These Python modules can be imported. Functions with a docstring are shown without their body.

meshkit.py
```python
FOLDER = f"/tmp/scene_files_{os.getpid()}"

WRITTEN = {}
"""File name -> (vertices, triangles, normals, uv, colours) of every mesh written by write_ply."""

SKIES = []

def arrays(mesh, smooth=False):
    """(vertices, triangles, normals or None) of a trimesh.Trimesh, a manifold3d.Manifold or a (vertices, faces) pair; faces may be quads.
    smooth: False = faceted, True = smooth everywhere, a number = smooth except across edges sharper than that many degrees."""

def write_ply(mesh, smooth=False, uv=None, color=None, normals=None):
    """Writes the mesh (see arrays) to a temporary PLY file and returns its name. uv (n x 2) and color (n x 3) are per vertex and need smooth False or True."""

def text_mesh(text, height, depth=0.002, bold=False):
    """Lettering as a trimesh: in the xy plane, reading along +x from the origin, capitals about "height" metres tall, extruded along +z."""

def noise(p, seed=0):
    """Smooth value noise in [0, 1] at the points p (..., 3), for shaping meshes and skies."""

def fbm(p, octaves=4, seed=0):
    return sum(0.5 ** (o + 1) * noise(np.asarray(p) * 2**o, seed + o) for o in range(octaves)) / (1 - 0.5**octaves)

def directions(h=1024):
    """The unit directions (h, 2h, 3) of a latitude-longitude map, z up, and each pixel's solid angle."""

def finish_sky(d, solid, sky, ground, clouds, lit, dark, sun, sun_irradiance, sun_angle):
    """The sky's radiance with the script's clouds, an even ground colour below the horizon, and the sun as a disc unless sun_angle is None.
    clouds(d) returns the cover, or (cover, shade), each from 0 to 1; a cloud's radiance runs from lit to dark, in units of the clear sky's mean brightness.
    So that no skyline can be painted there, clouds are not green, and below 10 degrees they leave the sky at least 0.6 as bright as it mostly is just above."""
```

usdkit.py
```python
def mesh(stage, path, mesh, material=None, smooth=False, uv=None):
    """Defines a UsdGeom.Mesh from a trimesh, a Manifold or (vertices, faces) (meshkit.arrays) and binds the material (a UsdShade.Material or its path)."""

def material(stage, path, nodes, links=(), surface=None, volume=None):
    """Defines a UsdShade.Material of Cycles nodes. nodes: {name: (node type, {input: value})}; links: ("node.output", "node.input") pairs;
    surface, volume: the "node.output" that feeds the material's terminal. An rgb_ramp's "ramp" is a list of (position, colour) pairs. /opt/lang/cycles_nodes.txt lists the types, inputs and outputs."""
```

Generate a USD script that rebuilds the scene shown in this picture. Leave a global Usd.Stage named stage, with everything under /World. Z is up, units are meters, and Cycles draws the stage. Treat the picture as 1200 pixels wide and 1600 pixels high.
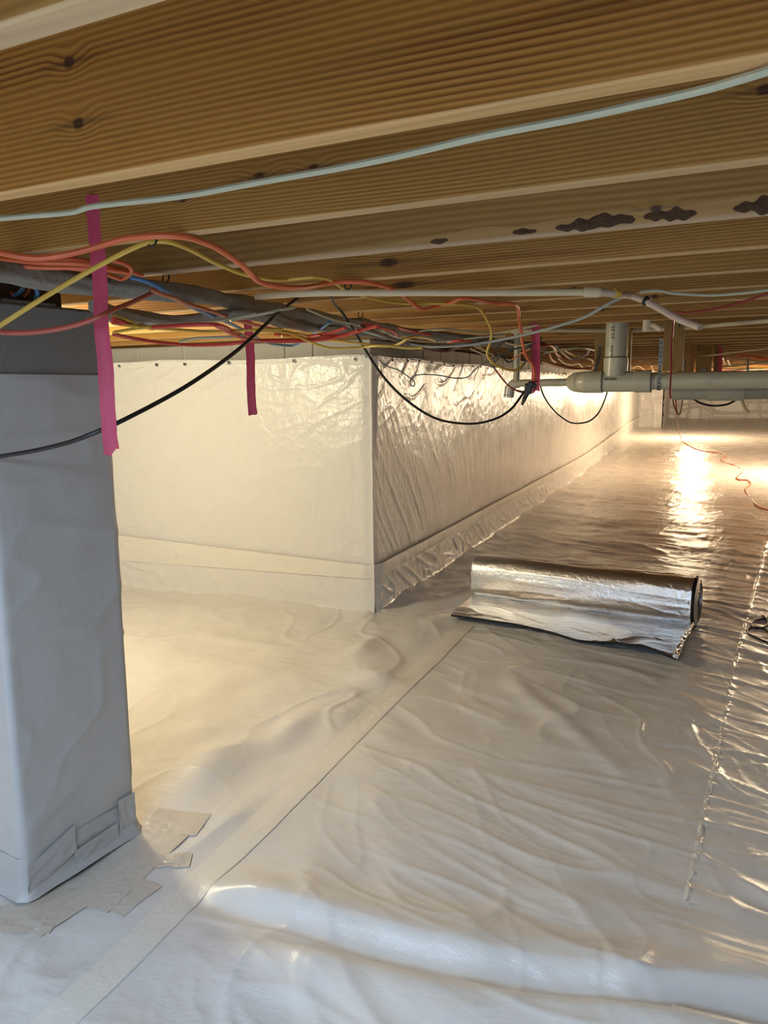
import math
import random
import numpy as np
import trimesh
from scipy import ndimage
from shapely.geometry import Polygon
from pxr import Usd, UsdGeom, UsdLux, Gf, Sdf, UsdShade
import usdkit
import meshkit

stage = Usd.Stage.CreateInMemory()
UsdGeom.SetStageUpAxis(stage, 'Z')
UsdGeom.Xform.Define(stage, '/World')

# ------------------------------------------------------------------ camera
EYE = (0.0, 0.0, 1.45)
RIGHT, UP, FWD = (0.923352, 0.383829, -0.00988), (-0.050133, 0.146035, 0.988008), (-0.380669, 0.911784, -0.154084)
cam = UsdGeom.Camera.Define(stage, '/World/camera')
cam.CreateHorizontalApertureAttr(36.0)
cam.CreateVerticalApertureAttr(48.0)
cam.CreateFocalLengthAttr(36.0 * 1216.0 / 1200.0)
cam.CreateClippingRangeAttr(Gf.Vec2f(0.02, 200.0))
cam.CreateExposureAttr(0.0)
cam.AddTransformOp().Set(Gf.Matrix4d(*RIGHT, 0, *UP, 0, *[-a for a in FWD], 0, *EYE, 1))

# ------------------------------------------------------------------ light
def sphere_light(name, loc, radius, color, intensity):
    l = UsdLux.SphereLight.Define(stage, '/World/' + name)
    l.CreateRadiusAttr(radius); l.CreateColorAttr(Gf.Vec3f(*color)); l.CreateIntensityAttr(intensity)
    l.AddTranslateOp().Set(Gf.Vec3d(*loc))
    return l

# a lamp on the left behind the pier, one at the far end behind the drain pipe, daylight from an unseen overhead hatch behind, placed for its effect
sphere_light('left_lamp', (-3.2, 2.7, 1.62), 0.14, (1.0, 0.90, 0.60), 128)
sphere_light('far_lamp', (-0.35, 20.5, 1.42), 0.16, (1.0, 0.80, 0.52), 210)
sphere_light('middle_lamp', (1.8, 14.0, 1.5), 0.12, (1.0, 0.80, 0.54), 850)
day = UsdLux.RectLight.Define(stage, '/World/unseen_hatch_daylight')
day.CreateWidthAttr(1.7); day.CreateHeightAttr(1.2)
day.CreateColorAttr(Gf.Vec3f(0.56, 0.76, 1.0)); day.CreateIntensityAttr(18)
day.AddTranslateOp().Set(Gf.Vec3d(-1.0, -1.15, 1.99)); day.AddRotateXYZOp().Set(Gf.Vec3f(0, 0, 0))
dome = UsdLux.DomeLight.Define(stage, '/World/sky')
dome.CreateColorAttr(Gf.Vec3f(0.75, 0.87, 1.0)); dome.CreateIntensityAttr(0.3)

# ------------------------------------------------------------------ helpers
taken = {}
def path_for(name, parent=None):
    base = (str(parent.GetPath()) if parent else '/World') + '/' + name
    n = taken.get(base, 0); taken[base] = n + 1
    return base if n == 0 else '%s_%03d' % (base, n)

def tag(prim, label=None, category=None, group=None, kind=None):
    for k, v in (('label', label), ('category', category), ('group', group), ('kind', kind)):
        if v: prim.SetCustomDataByKey(k, v)
    return prim

def obj(name, mesh, mat, parent=None, smooth=False, **k):
    m = usdkit.mesh(stage, path_for(name, parent), mesh, '/World/Looks/' + mat, smooth=smooth)
    tag(m.GetPrim(), **k)
    return m.GetPrim()

def thing(name, label=None, category=None, loc=None, rotz=0.0, **k):
    x = UsdGeom.Xform.Define(stage, path_for(name))
    if loc is not None: x.AddTranslateOp().Set(Gf.Vec3d(*loc))
    if rotz: x.AddRotateZOp().Set(rotz)
    return tag(x.GetPrim(), label=label, category=category, **k)

def box(cx, cy, cz, sx, sy, sz, bevel=0.0):
    if bevel:
        import manifold3d as m3
        b = bevel
        s = m3.Manifold.cube((sx - 2 * b, sy - 2 * b, sz - 2 * b), True)
        pts = np.array(np.meshgrid(*[[-1, 1]] * 3)).reshape(3, -1).T
        out = []
        for p in pts:
            c = p * (np.array([sx, sy, sz]) / 2 - b)
            for ax in np.eye(3): out.append(c + p * ax * b)
        m = trimesh.convex.convex_hull(np.array(out))
    else:
        m = trimesh.creation.box((sx, sy, sz))
    m.apply_translation((cx, cy, cz))
    return m

def cyl(p, q, r, n=20, r2=None, caps=True):
    p, q = np.asarray(p, float), np.asarray(q, float)
    return tube([p, q], [r, r if r2 is None else r2], n, caps)

def tube(points, radius, sides=8, caps=True, wob=None):
    p = np.asarray(points, float)
    t = np.gradient(p, axis=0); t /= np.linalg.norm(t, axis=1, keepdims=True) + 1e-12
    a = np.zeros_like(p)
    ref = np.array([0, 0, 1.0]) if abs(t[0, 2]) < .9 else np.array([1.0, 0, 0])
    v = np.cross(t[0], ref); v /= np.linalg.norm(v)
    for i in range(len(p)):
        v = v - t[i] * (v @ t[i]); v /= np.linalg.norm(v) + 1e-12
        a[i] = v
    b = np.cross(t, a)
    ang = np.arange(sides) * 2 * np.pi / sides
    r = np.broadcast_to(np.asarray(radius, float), (len(p),))[:, None] * np.ones(sides)
    if wob is not None: r = r * wob(np.arange(len(p))[:, None], ang[None])
    V = (p[:, None] + r[..., None] * (np.cos(ang)[None, :, None] * a[:, None] + np.sin(ang)[None, :, None] * b[:, None])).reshape(-1, 3)
    i, j = np.meshgrid(np.arange(len(p) - 1), np.arange(sides), indexing='ij')
    q = np.stack([i * sides + j, i * sides + (j + 1) % sides, (i + 1) * sides + (j + 1) % sides, (i + 1) * sides + j], -1).reshape(-1, 4)
    F = np.vstack([q[:, [0, 2, 1]], q[:, [0, 3, 2]]])
    if caps:
        n = len(V); V = np.vstack([V, p[:1], p[-1:]])
        k = np.arange(sides); e = (len(p) - 1) * sides
        F = np.vstack([F, np.stack([np.full(sides, n), k, (k + 1) % sides], 1), np.stack([np.full(sides, n + 1), e + (k + 1) % sides, e + k], 1)])
    m = trimesh.Trimesh(V, F, process=False)
    if m.volume < 0: m.invert()
    return m

def spline(pts, step=0.02, most=400):
    p = np.asarray(pts, float)
    d = np.r_[0, np.cumsum(np.maximum(np.linalg.norm(np.diff(p, axis=0), axis=1) ** .6, 1e-4))]
    from scipy.interpolate import PchipInterpolator, CubicSpline
    L = np.linalg.norm(np.diff(p, axis=0), axis=1).sum()
    n = int(np.clip(L / step, max(8, 5 * len(p)), most))
    f = CubicSpline(d, p, bc_type='natural'); g = PchipInterpolator(d, p)
    u = np.linspace(0, d[-1], n)
    return .5 * f(u) + .5 * g(u)

def cat(ms): return trimesh.util.concatenate(ms)

def grid(P):
    """Mesh of a (n, m, 3) array of points."""
    n, m = P.shape[:2]
    i, j = np.meshgrid(np.arange(n - 1), np.arange(m - 1), indexing='ij')
    q = np.stack([i * m + j, (i + 1) * m + j, (i + 1) * m + j + 1, i * m + j + 1], -1).reshape(-1, 4)
    return P.reshape(-1, 3), np.vstack([q[:, [0, 1, 2]], q[:, [0, 2, 3]]])

_lat = {}
def n2(x, y, seed=0):
    """Smooth noise in about [0, 1], period 128."""
    if seed not in _lat:
        _lat[seed] = ndimage.spline_filter(np.random.default_rng(seed + 77).random((128, 128)), order=3, mode='grid-wrap')
    x, y = np.broadcast_arrays(np.asarray(x, float), np.asarray(y, float))
    return ndimage.map_coordinates(_lat[seed], [np.mod(x, 128).ravel(), np.mod(y, 128).ravel()], order=3, mode='grid-wrap', prefilter=False).reshape(x.shape)

def f2(x, y, seed=0, o=3):
    return sum(.5 ** k * (n2(x * 2 ** k + 7.3 * k, y * 2 ** k + 3.1 * k, seed + k) - .5) for k in range(o))

def ridge(x, y, seed=0, p=1.0):
    return np.clip(1 - np.abs(2 * n2(x, y, seed) - 1) * 2.2, 0, 1) ** p

def smooth(a, b, x):
    t = np.clip((x - a) / (b - a), 0, 1); return t * t * (3 - 2 * t)

# ------------------------------------------------------------------ materials
def mat(name, nodes, links=(), surface='p.BSDF'):
    return usdkit.material(stage, '/World/Looks/' + name, nodes, links, surface=surface)

def plain(name, color, rough=.5, metal=0.0, spec=.5, bump=0.0, bscale=60.0, vary=.12):
    n = {'t': ('texture_coordinate', {}), 'n': ('noise_texture', {'scale': bscale, 'detail': 3.0}),
         'm': ('mix_color', {'a': tuple(c * (1 - vary) for c in color), 'b': tuple(min(1, c * (1 + vary)) for c in color)}),
         'p': ('principled_bsdf', {'roughness': rough, 'metallic': metal, 'specular_ior_level': spec})}
    l = [('t.object', 'n.vector'), ('n.fac', 'm.fac'), ('m.result', 'p.base_color')]
    if bump:
        n['b'] = ('bump', {'strength': 1.0, 'distance': bump}); l += [('n.fac', 'b.height'), ('b.normal', 'p.normal')]
    mat(name, n, l)

def liner(name, color, rough, bump, crease=(9.0, 55.0, 9.0), weave=True):
    """Reinforced white plastic sheeting: fine crinkle, faint woven scrim, semi gloss."""
    n = {'t': ('texture_coordinate', {}),
         'n1': ('noise_texture', {'scale': 16.0, 'detail': 4.0, 'roughness': .55, 'distortion': .6}),
         'mp': ('mapping', {'scale': crease}), 'n2': ('noise_texture', {'scale': 1.0, 'detail': 3.0, 'roughness': .6, 'distortion': .3}),
         'n3': ('noise_texture', {'scale': 4.0, 'detail': 2.0}),
         'add': ('math', {'math_type': 'add'}),
         'b': ('bump', {'strength': 1.0, 'distance': bump}),
         'mixc': ('mix_color', {'a': tuple(c * .965 for c in color), 'b': color}),
         'rr': ('map_range', {'from_min': .3, 'from_max': .7, 'to_min': rough * .8, 'to_max': rough * 1.25}),
         'p': ('principled_bsdf', {'specular_ior_level': .55})}
    l = [('t.object', 'n1.vector'), ('t.object', 'mp.vector'), ('mp.vector', 'n2.vector'), ('t.object', 'n3.vector'),
         ('n1.fac', 'add.value1'), ('n2.fac', 'add.value2'), ('add.value', 'b.height'), ('b.normal', 'p.normal'),
         ('n3.fac', 'mixc.fac'), ('mixc.result', 'p.base_color'), ('n3.fac', 'rr.value'), ('rr.result', 'p.roughness')]
    if weave:
        n.update({'sep': ('separate_xyz', {}),
                  'w1': ('wave_texture', {'wave_type': 'bands', 'bands_direction': 'x', 'scale': 95.0, 'distortion': .4}),
                  'w2': ('wave_texture', {'wave_type': 'bands', 'bands_direction': 'y', 'scale': 95.0, 'distortion': .4}),
                  'w3': ('wave_texture', {'wave_type': 'bands', 'bands_direction': 'z', 'scale': 95.0, 'distortion': .4}),
                  'wa': ('math', {'math_type': 'add'}), 'wb': ('math', {'math_type': 'add'}),
                  'b2': ('bump', {'strength': .5, 'distance': .00014})})
        l += [('t.object', w + '.vector') for w in ('w1', 'w2', 'w3')]
        l += [('w1.fac', 'wa.value1'), ('w2.fac', 'wa.value2'), ('wa.value', 'wb.value1'), ('w3.fac', 'wb.value2'), ('wb.value', 'b2.height'), ('b.normal', 'b2.normal')]
        l = [x for x in l if x != ('b.normal', 'p.normal')] + [('b2.normal', 'p.normal')]
    mat(name, n, l)

liner('sheet_floor', (.78, .765, .75), .28, .0012, (16.0, 40.0, 10.0))
liner('sheet_wall', (.80, .785, .755), .30, .005, (16.0, 30.0, 8.0), weave=False)
liner('sheet_side', (.80, .775, .745), .28, .004, (6.0, 34.0, 5.0), weave=False)
liner('sheet_shaded', (.47, .47, .475), .42, .0012, (14.0, 14.0, 3.0), weave=False)  # same white plastic, colour darkened to put in the shade on the pier
liner('sheet_lap', (.80, .785, .76), .20, .006, (22.0, 22.0, 22.0), weave=False)
liner('tape_white', (.84, .81, .745), .30, .003, (12.0, 12.0, 30.0), weave=False)
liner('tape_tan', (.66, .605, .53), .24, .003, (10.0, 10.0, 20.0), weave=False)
liner('tape_glossy', (.80, .77, .72), .18, .004, (40.0, 40.0, 40.0), weave=False)

def wood(name, light, dark, seed, freq=95.0, wob=1.0, knots=(), rough=.55, contrast=1.0, upright=False, edge=.0035, relief=True):
    """Flat-sawn pine: growth lines run along x, bent by slow noise and pushed aside by knots (x, z, half length, half height)."""
    n = {'t': ('texture_coordinate', {}), 'sep': ('separate_xyz', {}),
         'off': ('mapping', {'location': (seed * 3.17, seed * 1.3, seed * .7), 'scale': (.45, 2.0, 4.2)}),
         'slow': ('noise_texture', {'scale': 1.0, 'detail': 2.0, 'roughness': .45}),
         'off2': ('mapping', {'location': (seed * 1.7, 0, seed * 2.9), 'scale': (3.0, 12.0, 26.0)}),
         'mid': ('noise_texture', {'scale': 1.0, 'detail': 3.0}),
         'off3': ('mapping', {'location': (seed, 0, seed), 'scale': (14.0, 420.0, 420.0)}),
         'fib': ('noise_texture', {'scale': 1.0, 'detail': 2.0}),
         'patch': ('noise_texture', {'scale': 1.3, 'detail': 2.0}),
         'zf': ('math', {'math_type': 'multiply', 'value2': freq * 6.283}), 'yf': ('math', {'math_type': 'multiply', 'value2': freq * 3.1}),
         'sf': ('math', {'math_type': 'multiply', 'value2': 44.0 * wob * freq / 95.0}), 'mf': ('math', {'math_type': 'multiply', 'value2': 1.5}),
         'a1': ('math', {'math_type': 'add'}), 'a2': ('math', {'math_type': 'add'}), 'a3': ('math', {'math_type': 'add'}),
         'sin': ('math', {'math_type': 'sine'}),
         'sr': ('map_range', {'from_min': -1.0, 'from_max': 1.0, 'to_min': 0.0, 'to_max': 1.0}),
         'ramp': ('rgb_ramp', {'ramp': [(0, light), (.45, tuple(.8 * a + .2 * b for a, b in zip(light, dark))), (.8, tuple((.5 * contrast) * b + (1 - .5 * contrast) * a for a, b in zip(light, dark))), (1, tuple(contrast * b + (1 - contrast) * a for a, b in zip(light, dark)))]}),
         'off4': ('mapping', {'location': (seed * .9, 0, seed * 1.9), 'scale': (.9, 3.0, 9.0)}), 'cn': ('noise_texture', {'scale': 1.0, 'detail': 2.0}),
         'cr': ('map_range', {'from_min': .3, 'from_max': .7, 'to_min': .30, 'to_max': 1.15}), 'cm': ('math', {'math_type': 'multiply'}),
         'off5': ('mapping', {'location': (seed * 2.3, 0, seed * 4.1), 'scale': (.55, 2.0, 13.0)}), 'hn': ('noise_texture', {'scale': 1.0, 'detail': 3.0, 'distortion': .3}),
         'hr': ('map_range', {'range_type': 'smoothstep', 'from_min': .56, 'from_max': .68, 'to_min': 0.0, 'to_max': .6, 'clamp': True}), 'hm': ('mix_color', {'b': tuple(c * k for c, k in zip(dark, (.95, .8, .7)))}),
         'fm': ('mix_color', {'blend_type': 'multiply', 'fac': .22}),
         'pr': ('rgb_ramp', {'ramp': [(.25, (.72, .66, .60)), (.75, (1.12, 1.05, .95))]}),
         'pm': ('mix_color', {'blend_type': 'multiply', 'fac': .75, 'use_clamp': False}),
         'b': ('bump', {'strength': .6, 'distance': .0012}),
         'p': ('principled_bsdf', {'roughness': rough, 'specular_ior_level': .3})}
    l = [('t.object', 'sep.vector'), ('t.object', 'off.vector'), ('off.vector', 'slow.vector'), ('t.object', 'off2.vector'), ('off2.vector', 'mid.vector'),
         ('t.object', 'off3.vector'), ('off3.vector', 'fib.vector'), ('off.vector', 'patch.vector'),
         ('sep.z', 'zf.value1'), ('sep.y', 'yf.value1'), ('slow.fac', 'sf.value1'), ('mid.fac', 'mf.value1'),
         ('zf.value', 'a1.value1'), ('yf.value', 'a1.value2'), ('a1.value', 'a2.value1'), ('sf.value', 'a2.value2'), ('a2.value', 'a3.value1'), ('mf.value', 'a3.value2')]
    phase, dark_in = 'a3.value', None
    for k, (kx, kz, sx, sz) in enumerate(knots):
        n.update({'kv%d' % k: ('vector_math', {'math_type': 'subtract', 'vector2': (kx, 0, kz)}),
                  'kw%d' % k: ('vector_math', {'math_type': 'multiply', 'vector2': (1 / sx, 0, 1 / sz)}),
                  'kl%d' % k: ('vector_math', {'math_type': 'length'}),
                  'kb%d' % k: ('map_range', {'range_type': 'smoothstep', 'from_min': 0.0, 'from_max': 4.5, 'to_min': 9.0, 'to_max': 0.0, 'clamp': True}),
                  'ku%d' % k: ('vector_math', {'math_type': 'multiply', 'vector2': (.16 / sx, 0, 1.5 / sz)}), 'kt%d' % k: ('vector_math', {'math_type': 'length'}), 'kf%d' % k: ('map_range', {'range_type': 'smoothstep', 'from_min': .2, 'from_max': 1.3, 'to_min': .55, 'to_max': 0.0, 'clamp': True}), 'kg%d' % k: ('math', {'math_type': 'maximum'}),
                  'kd%d' % k: ('map_range', {'range_type': 'smoothstep', 'from_min': .6, 'from_max': 1.35, 'to_min': 1.0, 'to_max': 0.0, 'clamp': True}),
                  'ka%d' % k: ('math', {'math_type': 'add'})})
        l += [('t.object', 'kv%d.vector1' % k), ('kv%d.vector' % k, 'kw%d.vector1' % k), ('kw%d.vector' % k, 'kl%d.vector1' % k),
              ('kl%d.value' % k, 'kb%d.value' % k), ('kl%d.value' % k, 'kd%d.value' % k), (phase, 'ka%d.value1' % k), ('kb%d.result' % k, 'ka%d.value2' % k)]
        phase = 'ka%d.value' % k
        l += [('kv%d.vector' % k, 'ku%d.vector1' % k), ('ku%d.vector' % k, 'kt%d.vector1' % k), ('kt%d.value' % k, 'kf%d.value' % k), ('kf%d.result' % k, 'kg%d.value1' % k), ('kd%d.result' % k, 'kg%d.value2' % k)]
        if dark_in is None: dark_in = 'kg%d.value' % k
        else:
            n['kx%d' % k] = ('math', {'math_type': 'maximum'})
            l += [(dark_in, 'kx%d.value1' % k), ('kg%d.value' % k, 'kx%d.value2' % k)]; dark_in = 'kx%d.value' % k
    l += [(phase, 'sin.value1'), ('sin.value', 'sr.value'), ('sr.result', 'cm.value1'), ('t.object', 'off4.vector'), ('off4.vector', 'cn.vector'), ('cn.fac', 'cr.value'), ('cr.result', 'cm.value2'), ('cm.value', 'ramp.fac'), ('t.object', 'off5.vector'), ('off5.vector', 'hn.vector'), ('hn.fac', 'hr.value'), ('hr.result', 'hm.fac'), ('ramp.color', 'hm.a'), ('hm.result', 'fm.a'), ('fib.color', 'fm.b'),
          ('fm.result', 'pm.a'), ('patch.fac', 'pr.fac'), ('pr.color', 'pm.b'), *([('sr.result', 'b.height'), ('b.normal', 'p.normal')] if relief else [])]
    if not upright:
        n.update({'ue': ('map_range', {'from_min': edge, 'from_max': edge * .15, 'to_min': 0.0, 'to_max': .55, 'clamp': True}), 'um': ('mix_color', {'b': tuple(min(1, c * k) for c, k in zip(light, (1.5, 1.95, 4.2)))})})  # floor bounce painted onto the underside as a paler colour
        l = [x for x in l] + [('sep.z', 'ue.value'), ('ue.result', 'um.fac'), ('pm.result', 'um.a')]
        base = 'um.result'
    else: base = 'pm.result'
    if dark_in:
        n['km'] = ('mix_color', {'b': (.07, .03, .015)})
        l += [(dark_in, 'km.fac'), (base, 'km.a'), ('km.result', 'p.base_color')]
    else: l.append((base, 'p.base_color'))
    if upright:
        n['tt'] = n['t']; n['t'] = ('mapping', {'rotation': (0, math.pi / 2, 0)})
        l = [('t.vector', b) if a == 't.object' else (a, b) for a, b in l] + [('tt.object', 't.vector')]
    mat(name, n, l)

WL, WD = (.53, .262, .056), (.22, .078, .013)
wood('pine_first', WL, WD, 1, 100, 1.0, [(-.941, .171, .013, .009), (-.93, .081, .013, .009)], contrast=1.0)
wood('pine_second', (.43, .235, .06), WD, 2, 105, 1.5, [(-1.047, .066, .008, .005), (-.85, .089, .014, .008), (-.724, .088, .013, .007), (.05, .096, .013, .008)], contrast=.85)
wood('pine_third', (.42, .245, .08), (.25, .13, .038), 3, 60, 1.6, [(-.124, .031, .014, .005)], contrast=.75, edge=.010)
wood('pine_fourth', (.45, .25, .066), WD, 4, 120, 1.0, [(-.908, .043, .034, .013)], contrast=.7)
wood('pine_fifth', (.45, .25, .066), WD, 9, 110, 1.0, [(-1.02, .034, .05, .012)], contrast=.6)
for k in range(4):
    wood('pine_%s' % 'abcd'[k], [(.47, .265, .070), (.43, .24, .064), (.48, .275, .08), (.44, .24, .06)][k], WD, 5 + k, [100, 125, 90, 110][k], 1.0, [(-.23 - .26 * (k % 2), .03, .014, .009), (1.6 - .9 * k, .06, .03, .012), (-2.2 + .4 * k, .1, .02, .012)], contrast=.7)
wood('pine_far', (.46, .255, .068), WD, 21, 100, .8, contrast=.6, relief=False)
wood('pine_post', (.33, .21, .07), (.25, .155, .042), 11, 90, .6, upright=True)
wood('pine_dark', (.42, .22, .07), (.30, .14, .04), 13, 80, .6, upright=True)
wood('pine_sill', (.62, .40, .15), (.40, .22, .07), 12, 60, .8)
plain('plywood', (.5, .34, .17), .7, bump=.001)
plain('bark', (.07, .034, .014), .9, bump=.006, bscale=160, vary=.5)
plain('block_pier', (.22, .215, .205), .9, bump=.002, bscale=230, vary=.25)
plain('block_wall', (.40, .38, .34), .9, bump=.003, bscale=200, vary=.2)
plain('mortar', (.50, .45, .37), .95, bump=.003, bscale=150)
plain('soil', (.20, .15, .10), .95, bump=.01, bscale=20)
plain('pink_tape', (.52, .055, .125), .55, bump=.0006, bscale=180, vary=.06)
plain('pvc', (.52, .49, .37), .32, vary=.10, bscale=9)
plain('pvc_old', (.42, .40, .32), .4, vary=.14, bscale=12)
plain('cpvc', (.72, .60, .40), .35, vary=.06)
plain('pex', (.62, .48, .38), .4, vary=.06)
plain('clear_plastic', (.55, .52, .45), .2)
plain('ink', (.03, .03, .03), .6)
plain('cement_glue', (.12, .10, .08), .5)
plain('galvanised', (.26, .26, .25), .5, metal=.6, vary=.2, bscale=70)
plain('washer', (.20, .20, .18), .45, metal=.3)
plain('nail_head', (.05, .05, .05), .5)
plain('black_foam', (.012, .012, .013), .7, bump=.003, bscale=120)
for nm, col, ro in (('orange', (.70, .15, .055), .42), ('cord', (.75, .16, .05), .45), ('yellow', (.66, .44, .07), .4), ('black', (.018, .018, .02), .32), ('grey', (.34, .37, .36), .4), ('white', (.48, .48, .35), .4),
                    ('slate', (.08, .11, .14), .4), ('dullred', (.42, .09, .06), .42), ('red', (.25, .012, .025), .35), ('scarlet', (.62, .06, .045), .42), ('blue', (.10, .26, .50), .4), ('rust', (.45, .14, .07), .45), ('brown', (.10, .045, .03), .45), ('tan', (.58, .45, .26), .45)):
    plain('cable_' + nm, col, ro, vary=.08, bscale=30)
plain('cable_bundle', (.235, .215, .185), .75, bump=.004, bscale=60, vary=.25)
mat('foil', {'t': ('texture_coordinate', {}), 'n1': ('noise_texture', {'scale': 26.0, 'detail': 5.0, 'roughness': .6, 'distortion': .8}),
             'v': ('voronoi_texture', {'feature': 'distance_to_edge', 'scale': 85.0}), 'vm': ('math', {'math_type': 'multiply', 'value2': .35}), 'ad': ('math', {'math_type': 'add'}),
             'b': ('bump', {'strength': 1.0, 'distance': .004}), 'p': ('principled_bsdf', {'base_color': (.83, .84, .86), 'metallic': 1.0, 'roughness': .32})},
    [('t.object', 'n1.vector'), ('t.object', 'v.vector'), ('v.distance', 'vm.value1'), ('n1.fac', 'ad.value1'), ('vm.value', 'ad.value2'), ('ad.value', 'b.height'), ('b.normal', 'p.normal')])

mat('foil_bright', {'t': ('texture_coordinate', {}), 'n1': ('noise_texture', {'scale': 26.0, 'detail': 5.0, 'roughness': .6, 'distortion': .8}),
             'v': ('voronoi_texture', {'feature': 'distance_to_edge', 'scale': 85.0}), 'vm': ('math', {'math_type': 'multiply', 'value2': .35}), 'ad': ('math', {'math_type': 'add'}),
             'b': ('bump', {'strength': 1.0, 'distance': .0022}), 'p': ('principled_bsdf', {'base_color': (.83, .84, .86), 'metallic': 1.0, 'roughness': .11})},
    [('t.object', 'n1.vector'), ('t.object', 'v.vector'), ('v.distance', 'vm.value1'), ('n1.fac', 'ad.value1'), ('vm.value', 'ad.value2'), ('ad.value', 'b.height'), ('b.normal', 'p.normal')])

# ------------------------------------------------------------------ setting: measures
H = 1.783            # underside of the joists
CX, CY = -1.994, 4.572   # outside corner of the wrapped wall
ZT = 1.668           # top of the wall liner
FARY, FARX, BACKY = 24.5, -1.31, 28.0
TAPE_X = -1.335
def seam_x(y): return np.interp(y, [-3, 1.779, 2.47, 3.084, 4.333, 5.386, 7.957, 30], [-.12, -.013, .033, .092, .192, .295, .559, 2.9])

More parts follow.
